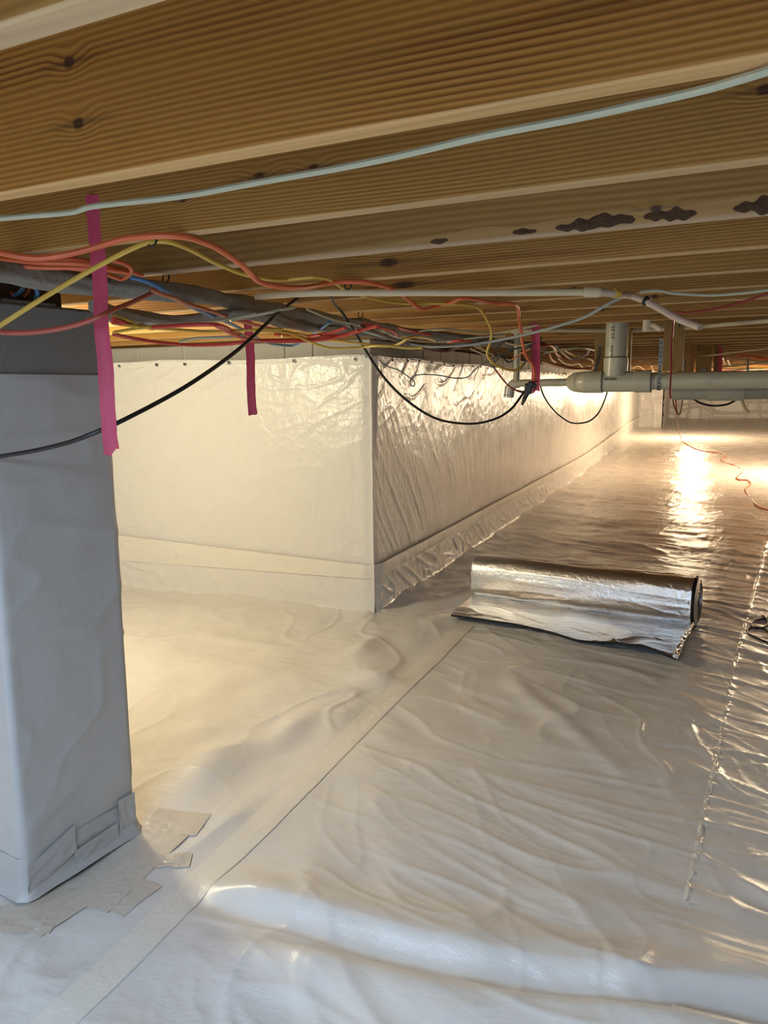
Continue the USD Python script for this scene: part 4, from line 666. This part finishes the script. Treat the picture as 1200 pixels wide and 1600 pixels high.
    {'name': 'electrical_cable', 'label': 'loose wire over the far wall between the pink strip and the post', 'col': 'grey', 'r': 0.008, 'pts': [[-1.017, 5.565, 1.743], [-1.08, 6.238, 1.723], [-1.119, 6.946, 1.703], [-1.031, 6.829, 1.713], [-0.875, 6.16, 1.743]], 'group': 'loose wires between the pink strip and the posts', 'cat': 'cable', 'kind': 'tube'},
    {'name': 'electrical_cable', 'label': 'loose wire over the far wall between the pink strip and the post', 'col': 'yellow', 'r': 0.008, 'pts': [[-1.003, 5.845, 1.733], [-1.051, 6.517, 1.723], [-1.005, 6.555, 1.713]], 'group': 'loose wires between the pink strip and the posts', 'cat': 'cable', 'kind': 'tube'},
    {'name': 'electrical_cable', 'label': 'loose wire over the far wall between the pink strip and the post', 'col': 'dullred', 'r': 0.008, 'pts': [[-1.309, 6.519, 1.673], [-1.258, 7.287, 1.643], [-1.141, 7.462, 1.633], [-1.024, 7.493, 1.643]], 'group': 'loose wires between the pink strip and the posts', 'cat': 'cable', 'kind': 'tube'},
    {'name': 'electrical_cable', 'label': 'loose wire over the far wall between the pink strip and the post', 'col': 'tan', 'r': 0.008, 'pts': [[-1.046, 6.819, 1.713], [-0.986, 6.882, 1.703], [-1.048, 7.66, 1.683]], 'group': 'loose wires between the pink strip and the posts', 'cat': 'cable', 'kind': 'tube'},
    {'name': 'electrical_cable', 'label': 'loose wire over the far wall between the pink strip and the post', 'col': 'white', 'r': 0.008, 'pts': [[-1.167, 5.923, 1.713], [-1.049, 5.794, 1.723], [-0.9, 5.71, 1.733], [-0.83, 6.179, 1.733]], 'group': 'loose wires between the pink strip and the posts', 'cat': 'cable', 'kind': 'tube'},
    {'name': 'speaker_wire', 'label': 'thin orange cord lying in zigzags over the floor at the far right', 'col': 'cord', 'r': 0.01, 'pts': [[-0.571, 19.518, 0.203], [-0.456, 18.932, 0.184], [-0.32, 18.259, 0.161], [-0.08, 17.535, 0.137], [0.141, 17.336, 0.13], [0.283, 17.128, 0.123], [0.314, 16.793, 0.112], [0.25, 16.129, 0.09], [0.374, 15.543, 0.073], [0.49, 15.084, 0.06], [0.55, 14.364, 0.042], [0.441, 13.559, 0.026], [0.496, 13.243, 0.022], [0.569, 13.264, 0.022], [0.61, 12.719, 0.016], [0.535, 12.312, 0.013], [0.521, 11.716, 0.012], [0.558, 10.932, 0.012], [0.599, 10.416, 0.012], [0.687, 10.12, 0.012], [0.925, 9.75, 0.012]], 'group': None, 'cat': 'cord', 'kind': 'tube'},
    {'name': 'coaxial_cable', 'label': 'black cable end coiled in loops on the floor at the right edge', 'col': 'black', 'r': 0.006, 'pts': [[0.462, 4.708, 0.012], [0.369, 4.768, 0.012], [0.316, 4.835, 0.012], [0.275, 4.896, 0.012], [0.268, 4.973, 0.012], [0.309, 5.057, 0.012], [0.367, 5.024, 0.012], [0.411, 4.909, 0.012], [0.507, 5.063, 0.012], [0.457, 5.328, 0.012], [0.381, 5.269, 0.012], [0.323, 5.204, 0.012], [0.298, 5.108, 0.012], [0.315, 5.031, 0.012], [0.37, 5.08, 0.012], [0.395, 5.202, 0.012], [0.374, 5.342, 0.012]], 'group': None, 'cat': 'cable', 'kind': 'tube'}]
for c in CABLES:
    if c['pts'] is None: continue
    p = spline(c['pts'], .02 if c['r'] < .015 else .012)
    if c['kind'] == 'bundle':
        tw = 7.0 if c['r'] > .022 else 9.0
        arc = np.r_[0, np.cumsum(np.linalg.norm(np.diff(p, axis=0), axis=1))]
        rng = c['r'] * (1 + .14 * (2 * n2(arc / .12, 0 * arc, 401) - 1))
        m = tube(p, rng, 24, wob=lambda i, a: 1 + .11 * np.cos(2 * a + tw * arc[i]) + .08 * np.cos(5 * a - 1.7 * tw * arc[i]) + .10 * (n2(i / 5., a * 1.3, 402) - .5))
    else:
        m = tube(p, c['r'], 8)
    o = obj(c['name'], m, 'cable_' + c['col'], None, smooth=40, label=c['label'], category=c['cat'], group=c['group'])

# small black staples that hold the cables to the joists
STAPLES = [('staple over the yellow cable at its highest point beside the long pink strip', [-1.127, 1.425, 1.774]), ('staple hook above the thick grey bundle, right of the long pink strip', [-1.464, 1.899, 1.773]), ('staple beside the left end of the tan water pipe', [-1.059, 2.418, 1.773]), ('staple hook above the grey bundle at the wall corner', [-1.411, 3.143, 1.773]), ('staple under the orange cable beside the yellow one, near the tan pipe', [-1.055, 2.261, 1.773])]
for lab, q in STAPLES:
    q = np.array(q)
    obj('cable_staple', tube(spline([q + [-.010, 0, .012], q + [-.010, -.006, -.006], q + [0, -.009, -.013], q + [.010, -.006, -.006], q + [.010, 0, .012]], .004), .0022, 6), 'cable_black', None, smooth=40, label=lab, category='staple')

# the plug
plug = thing('cable_plug', 'black plug where cables meet beside the pink strip left of the drain pipe', 'plug', (-.79, 3.66, 1.452))
obj('body', cat([box(0, 0, 0, .035, .022, .05, .006), box(.012, 0, .02, .03, .024, .03, .006), box(.028, 0, .012, .02, .016, .022, .004)]), 'cable_black', plug)
obj('sleeve', tube([(-.005, 0, -.02), (-.02, 0, -.05), (-.03, 0, -.075)], [.011, .010, .006], 10), 'cable_black', plug, smooth=40)
obj('prong', tube([(.02, 0, .02), (.035, 0, .035), (.045, 0, .03)], .004, 6), 'cable_black', plug)

# ------------------------------------------------------------------ pipes
def text_on(text, height, bold=True):
    return meshkit.text_mesh(text, height, .0008, bold=bold)
dr = thing('drain_pipe', 'cream plastic drain pipe hung level below the joists, with an upright branch', 'drain pipe')
PY, PZ, PR = 4.40, 1.485, .0450
obj('main_run', cyl((-.64, PY, PZ), (1.9, PY - .02, PZ + .006), PR, 32), 'pvc', dr, smooth=40)
# tee fitting with rounded left end and hubs
ft = [(-.655, .040), (-.650, .052), (-.640, .0585), (-.60, .0585), (-.55, .0585), (-.548, .0545), (-.45, .0545), (-.38, .0545), (-.378, .0585), (-.30, .0585), (-.298, .0555), (-.297, .045)]
obj('tee_fitting', tube([(x, PY, PZ) for x, r in ft], [r for x, r in ft], 32), 'pvc', dr, smooth=40)
obj('elbow', tube([(-.60, PY, PZ), (-.645, PY + .005, PZ), (-.69, PY + .04, PZ), (-.71, PY + .10, PZ)], [.0585, .0585, .054, .05], 28), 'pvc', dr, smooth=40)
for x in (-.548, -.299): obj('glue_ring', tube([(x, PY, PZ), (x + .005, PY, PZ)], [.0592, .0592], 32), 'cement_glue', dr, smooth=40)
obj('branch_hub', tube([(-.481, PY, PZ + .03), (-.481, PY, PZ + .10), (-.481, PY, PZ + .125), (-.481, PY, PZ + .127)], [.062, .0635, .0635, .058], 32), 'pvc', dr, smooth=40)
obj('branch_pipe', cyl((-.481, PY, PZ + .1), (-.481, PY, H + DEPTH), .0575, 32), 'pvc', dr, smooth=40)
obj('glue_ring', cyl((-.481, PY, PZ + .127), (-.481, PY, PZ + .132), .0588, 32), 'cement_glue', dr, smooth=40)
def wrap_text(t, h, R, ang0, place):
    """lettering bent round a pipe: glyph x runs along the pipe, glyph y round it"""
    m = text_on(t, h); v = m.vertices.copy(); a = ang0 + v[:, 1] / R; rr = R + .0006 + v[:, 2] * .5
    m.vertices = np.stack([v[:, 0], -rr * np.cos(a), rr * np.sin(a)], 1); m.apply_transform(place); return m
Tm = np.eye(4); Tm[:3, 3] = (-.52, PY, PZ)
obj('lettering', wrap_text('NSF FOR DWV', .012, .0545, .15, np.array([[.55, 0, 0, -.53], [0, 1, 0, PY], [0, 0, 1, PZ], [0, 0, 0, 1.]])), 'ink', dr)
obj('lettering', wrap_text('ASTM D 2665 TEST', .010, PR, .25, np.array([[1., 0, 0, -.28], [0, 1, 0, PY], [0, 0, 1, PZ], [0, 0, 0, 1.]])), 'ink', dr)
Rv = np.array([[0, 0, -1, -.481], [0, 1, 0, PY], [1, 0, 0, 0], [0, 0, 0, 1.]])
def vert_text(t, h, z, ang):
    m = text_on(t, h); v = m.vertices; a = ang - v[:, 1] / .0575; rr = .0581 + v[:, 2] * .5
    m.vertices = np.stack([-.481 + rr * np.sin(a), PY - rr * np.cos(a), z + v[:, 0]], 1)
    obj('lettering', m, 'ink', dr)
vert_text('20 21', .018, 1.706, -.12)
vert_text('GUIDE', .014, 1.612, -.20)
LW = thing('drain_pipe', 'grey second drain pipe running just below and behind the main one', 'drain pipe')
obj('run', cyl((-.22, 5.1, 1.425), (2.3, 5.08, 1.43), .048, 28), 'pvc_old', LW, smooth=40)
for x0, x1 in ((-.02, .18), (.30, .42)): obj('coupling', cyl((x0, 5.095, 1.4255), (x1, 5.094, 1.426), .056, 28), 'pvc', LW, smooth=40)
SMY = 4.84
SM = thing('drain_pipe', 'thin grey branch pipe left of the drain elbow, with a clear elbow at its end', 'drain pipe')
obj('run', cyl((-1.12, SMY, 1.487), (-.67, 4.55, 1.487), .0220, 24), 'pvc_old', SM, smooth=40)
obj('riser', cyl((-1.12, SMY, 1.47), (-1.12, SMY, H + DEPTH), .0195, 24), 'pvc_old', SM, smooth=40)
obj('end_elbow', tube([(-1.10, SMY, 1.487), (-1.14, SMY + .005, 1.482), (-1.165, SMY + .01, 1.455), (-1.17, SMY + .01, 1.40)], [.027, .030, .032, .033], 24), 'clear_plastic', SM, smooth=40)
obj('glue_ring', tube([(-1.172, SMY + .01, 1.418), (-1.172, SMY + .01, 1.414)], .0338, 24), 'cement_glue', SM, smooth=40)
# tan water pipe
wp = thing('water_pipe', 'tan plastic water pipe under the joists with a coupling where it bends down right', 'water pipe')
obj('straight_run', tube(spline([[-1.411, 2.296, 1.763], [-1.221, 2.298, 1.763], [-0.993, 2.397, 1.763], [-0.807, 2.493, 1.763], [-0.619, 2.589, 1.763], [-0.388, 2.69, 1.763]], .03), .0115, 14), 'cpvc', wp, smooth=40)
obj('bent_run', tube(spline([[-0.388, 2.69, 1.763], [-0.34, 2.715, 1.761], [-0.298, 2.766, 1.758], [-0.276, 2.9, 1.767], [-0.232, 2.88, 1.748], [-0.177, 2.86, 1.716], [-0.114, 2.84, 1.677], [-0.073, 2.83, 1.658], [-0.047, 2.82, 1.646]], .02), .0120, 14), 'pex', wp, smooth=40)
obj('coupling', tube([[-0.403, 2.682, 1.763], [-0.395, 2.686, 1.763], [-0.36, 2.695, 1.762], [-0.352, 2.699, 1.762]], [.014, .0175, .0175, .0145], 16), 'cpvc', wp, smooth=40)
obj('clamp_ring', tube([[-0.314, 2.738, 1.76], [-0.301, 2.754, 1.759]], .0155, 14), 'cable_yellow', wp, smooth=40)
obj('insulating_clip', tube([[-0.229, 2.88, 1.748], [-0.214, 2.878, 1.738]], .0165, 14), 'cable_black', wp, smooth=40)
wq = thing('water_pipe', 'pale water pipe crossing behind the upright drain branch and the post', 'water pipe')
obj('run', tube(spline([[-1.066, 4.471, 1.775], [-0.915, 4.449, 1.775], [-0.721, 4.562, 1.775], [-0.509, 4.685, 1.775], [-0.323, 4.739, 1.775], [-0.152, 4.681, 1.775], [0.04, 4.551, 1.775], [0.243, 4.406, 1.775], [0.506, 4.283, 1.775]], .05), .012, 14), 'cpvc', wq, smooth=40)
wr = thing('water_pipe', 'short pale elbow stub hanging under a joist between branch and post', 'water pipe')
obj('stub', tube(spline([[-0.293, 3.9, 1.762], [-0.286, 3.9, 1.739], [-0.267, 3.9, 1.738], [-0.244, 3.9, 1.726], [-0.229, 3.9, 1.714]], .01), .013, 14), 'cpvc', wr, smooth=40)
obj('cap', cyl([[-0.293, 3.9, 1.762], [-0.286, 3.9, 1.739], [-0.267, 3.9, 1.738], [-0.244, 3.9, 1.726], [-0.229, 3.9, 1.714]][0], ([[-0.293, 3.9, 1.762], [-0.286, 3.9, 1.739], [-0.267, 3.9, 1.738], [-0.244, 3.9, 1.726], [-0.229, 3.9, 1.714]][0][0], [[-0.293, 3.9, 1.762], [-0.286, 3.9, 1.739], [-0.267, 3.9, 1.738], [-0.244, 3.9, 1.726], [-0.229, 3.9, 1.714]][0][1], [[-0.293, 3.9, 1.762], [-0.286, 3.9, 1.739], [-0.267, 3.9, 1.738], [-0.244, 3.9, 1.726], [-0.229, 3.9, 1.714]][0][2] - .05), .019, 16), 'cpvc', wr, smooth=40)

# ------------------------------------------------------------------ boards hung from the joists, straps
def board(label, cx, y, w, t, z0, mt, z1=H + .1, rz=0.0):
    b = thing('hanger_board', label, 'board', (cx, y, z0), rz)
    obj('plank', box(0, 0, (z1 - z0) / 2, w, t, z1 - z0, .003), mt, b)
    for dx, dz in ((-w * .3, .9), (w * .25, .8)): obj('nail', cyl((dx, -t / 2 - .003, (z1 - z0) * dz * .8), (dx, -t / 2 + .01, (z1 - z0) * dz * .8), .006, 10), 'nail_head', b)
board('wide wooden board behind the upright drain branch', -.531, 4.692, .20, .038, 1.50, 'pine_post')
board('upright wooden board right of the drain branch with the red wire over it', -.188, 4.278, .096, .036, 1.534, 'pine_post')
board('dark orange board farther back behind the drain pipe', -.20, 6.66, .13, .038, 1.45, 'pine_dark')
board('distant board with a metal bracket beside the dark orange one', -.07, 7.06, .12, .038, 1.45, 'pine_post')
board('narrow distant board at the right of the bracketed one', .02, 7.065, .03, .05, 1.45, 'pine_post')
def strap(label, pts, w, holes, side):
    p = spline(pts, .006); t = np.gradient(p, axis=0); t /= np.linalg.norm(t, axis=1, keepdims=True)
    s = np.array(side, float); s = s - t * (t @ s)[:, None]; s /= np.linalg.norm(s, axis=1, keepdims=True); nn = np.cross(t, s)
    P = np.stack([p - s * w / 2 - nn * .0006, p + s * w / 2 - nn * .0006, p + s * w / 2 + nn * .0006, p - s * w / 2 + nn * .0006, p - s * w / 2 - nn * .0006], 1)
    x = thing('pipe_strap', label, 'pipe strap')
    obj('band', grid(P), 'galvanised', x)
    d = np.r_[0, np.cumsum(np.linalg.norm(np.diff(p, axis=0), axis=1))]
    for q in np.arange(.015, d[-1], .024):
        i = int(np.searchsorted(d, q))
        obj('hole', cyl(p[i] - nn[i] * .0012, p[i] + nn[i] * .0012, .0045, 8), 'nail_head', x)
strap('perforated metal strap at the left of the upright drain branch', [[-0.593, 4.62, 1.686], [-0.59, 4.58, 1.642], [-0.591, 4.52, 1.594], [-0.6, 4.47, 1.544]], .022, 5, (.8, -.3, 0))
strap('perforated metal strap hung round the drain pipe left of the red wire', [(-.250, 4.318, 1.70), (-.250, 4.318, 1.62), (-.252, 4.325, 1.55), (-.256, PY - PR - .003, PZ + .02), (-.256, PY - PR - .003, PZ - .012), (-.257, PY - .030, PZ - .040), (-.256, PY, PZ - PR - .002), (-.254, PY + .03, PZ - .038)], .019, 5, (1, 0, 0))
br = thing('metal_bracket', 'small grey metal bracket on the distant board behind the drain pipe', 'bracket', (-.068, 7.034, 1.55))
obj('plate', box(0, 0, 0, .045, .004, .10, .0015), 'galvanised', br)
obj('ear', box(0, -.012, .0, .02, .024, .06, .002), 'galvanised', br)

# ------------------------------------------------------------------ foil roll
rl = thing('insulation_roll', 'partly unrolled silver foil insulation roll with black foam core on the floor', 'insulation roll')
A, B, RR = np.array([-1.455, 5.225, .156]), np.array([-.030, 5.025, .156]), .150
ax = (B - A) / np.linalg.norm(B - A); side = np.array([-ax[1], ax[0], 0]); LEN = np.linalg.norm(B - A)
uu = np.r_[np.linspace(0, .06, 14)[:-1], np.linspace(.06, LEN - .08, 110)[:-1], np.linspace(LEN - .08, LEN, 16)]
th = np.linspace(0, 2 * np.pi, 121)
U, T = np.meshgrid(uu, th, indexing='ij')
ex = 2.9; rad = RR * .97 * (np.abs(np.cos(T + .02)) ** ex + np.abs(np.sin(T + .02)) ** ex) ** (-1 / ex) + .004 * f2(U / .4, T * 1.5, 501, 2) * np.minimum(T, 2 * np.pi - T).clip(0, .5) / .5
rad = rad + .0035 * ridge(U / .5, T * 4, 502, 2) * smooth(.0, .25, U) + .004 * (n2(U / .012, T * 6, 503) - .5) * (np.exp(-U / .02) + np.exp(-(LEN - U) / .03)) + .003 * ridge(U / .06, T / .5, 504, 2) * np.exp(-(LEN - U) / .12)
Pt = A + ax * U[..., None] + rad[..., None] * (np.cos(T)[..., None] * side + np.sin(T)[..., None] * np.array([0, 0, 1.0]))
V, F = grid(Pt); obj('foil_roll', (V, F), 'foil', rl, smooth=True)
def spiral(end, sgn):
    ms = []
    tt = np.linspace(0, 6 * 2 * np.pi, 260); rr = .03 + (RR - .035) * tt / tt[-1]
    for (o, w, mt) in ((0, .016, 'foam'),):
        pts = end + rr[:, None] * (np.cos(tt)[:, None] * side + np.sin(tt)[:, None] * np.array([0, 0, 1.0]))
        P = np.stack([pts - ax * .03 * sgn, pts + ax * sgn * (.004 + .006 * n2(tt * 2, 0 * tt, 511)[:, None]), pts * 1 + ax * sgn * .002 + (np.cos(tt)[:, None] * side + np.sin(tt)[:, None] * np.array([0, 0, 1.])) * .012], 1)
        ms.append(trimesh.Trimesh(*grid(P), process=False))
    return cat(ms)
obj('end_layers', spiral(B + ax * .017, 1), 'foil', rl, smooth=False, label='ragged layers showing at the right end')
obj('end_layers', spiral(A, -1), 'foil', rl, smooth=False)
obj('foam_core', cyl(A + ax * .006, A + ax * .05, RR - .008, 40), 'black_foam', rl, smooth=40)
obj('foam_core', tube([B - ax * .05, B + ax * .008, B + ax * .020], [RR - .006, RR - .006, RR - .018], 40, wob=lambda i, a: 1 + .03 * n2(i + 0 * a, a * 6, 515)), 'black_foam', rl, smooth=40)
# the unrolled flap
fx = np.linspace(0, 1, 130); fy = np.linspace(0, 1, 50)
front = np.array([(-1.446, 4.548), (-1.25, 4.54), (-1.048, 4.514), (-.85, 4.45), (-.639, 4.349), (-.5, 4.335), (-.427, 4.336), (-.34, 4.30), (-.286, 4.278), (-.19, 4.22), (-.103, 4.189)])
back0, back1 = np.array([-1.462, 5.22]), np.array([-.028, 5.02])
FX, FY = np.meshgrid(fx, fy, indexing='ij')
fr = np.stack([np.interp(FX, np.linspace(0, 1, len(front)), front[:, c]) for c in (0, 1)], -1)
bk = back0 + (back1 - back0) * FX[..., None]
XY = bk + (fr - bk) * FY[..., None]
lift = .020 + .020 * FY * (1 - FY) + FY ** 2 * (.012 * (1 + np.sin(FX * 9 + .5))) + .026 * f2(FX * 3.2, FY * 1.8, 521, 2) * FY + .012 * ridge(FX * 2.0 + FY, FY * 2.4, 522, 2) * FY + .004 * ridge(FX * 9, FY * 9, 523, 2) * FY
ZF = ndimage.gaussian_filter(floor_h(XY[..., 0], XY[..., 1]), 5) * .6 + .008 + lift
top = np.concatenate([XY, ZF[..., None]], -1)
V, F = grid(top); obj('foil_flap', (V, F[:, ::-1]), 'foil_bright', rl, smooth=True)
bot = top - [0, 0, .013]
rim = lambda a, b: grid(np.stack([a, (a + b) / 2 + [0, -.003, 0], b], 1))
V, F = grid(bot); ms = [trimesh.Trimesh(V, F, process=False)]
for a, b in ((top[:, -1], bot[:, -1]), (top[0], bot[0]), (top[-1], bot[-1])):
    ms.append(trimesh.Trimesh(*rim(a - [0, 0, .0008], b), process=False))
obj('foam_backing', cat(ms), 'black_foam', rl, label='black foam edge of the flap')
obj('torn_edge', tube(top[-1] + np.stack([.004 * f2(fy * 18, 0 * fy, 531, 2), 0 * fy, .004 + .004 * n2(fy * 30, 0 * fy, 532)], 1), .011, 10, wob=lambda i, a: .7 + .9 * n2(i / 1.2, a * 2, 533)), 'foil', rl, smooth=False, label='crumpled foil along the right edge')

# ------------------------------------------------------------------ far loose wires under the joists
rng = np.random.default_rng(7)
cols = ['orange', 'white', 'tan', 'yellow', 'white', 'black', 'tan', 'orange', 'brown', 'white']
for i in range(46):
    y0 = rng.uniform(7, 19); across = rng.random() < .7
    x0 = rng.uniform(-1.7, .4)
    n = 9; s = np.linspace(0, 1, n)
    if across: X_, Y_ = x0 + s * rng.uniform(1.2, 3.5), y0 + s * rng.uniform(-1.5, 1.5)
    else: X_, Y_ = x0 + s * rng.uniform(-.3, .8), y0 + s * rng.uniform(2, 6)
    Z_ = H - .014 - rng.uniform(.01, .11) * np.abs(np.sin(s * math.pi * rng.integers(1, 4))) - rng.uniform(0, .012, n)
    obj('electrical_cable', tube(spline(np.stack([X_, Y_, Z_], 1), .12), .0075, 6), 'cable_' + cols[i % len(cols)], None, smooth=40, label='distant cable sagging under the far joists above the drain pipe', category='cable', group='distant cables')
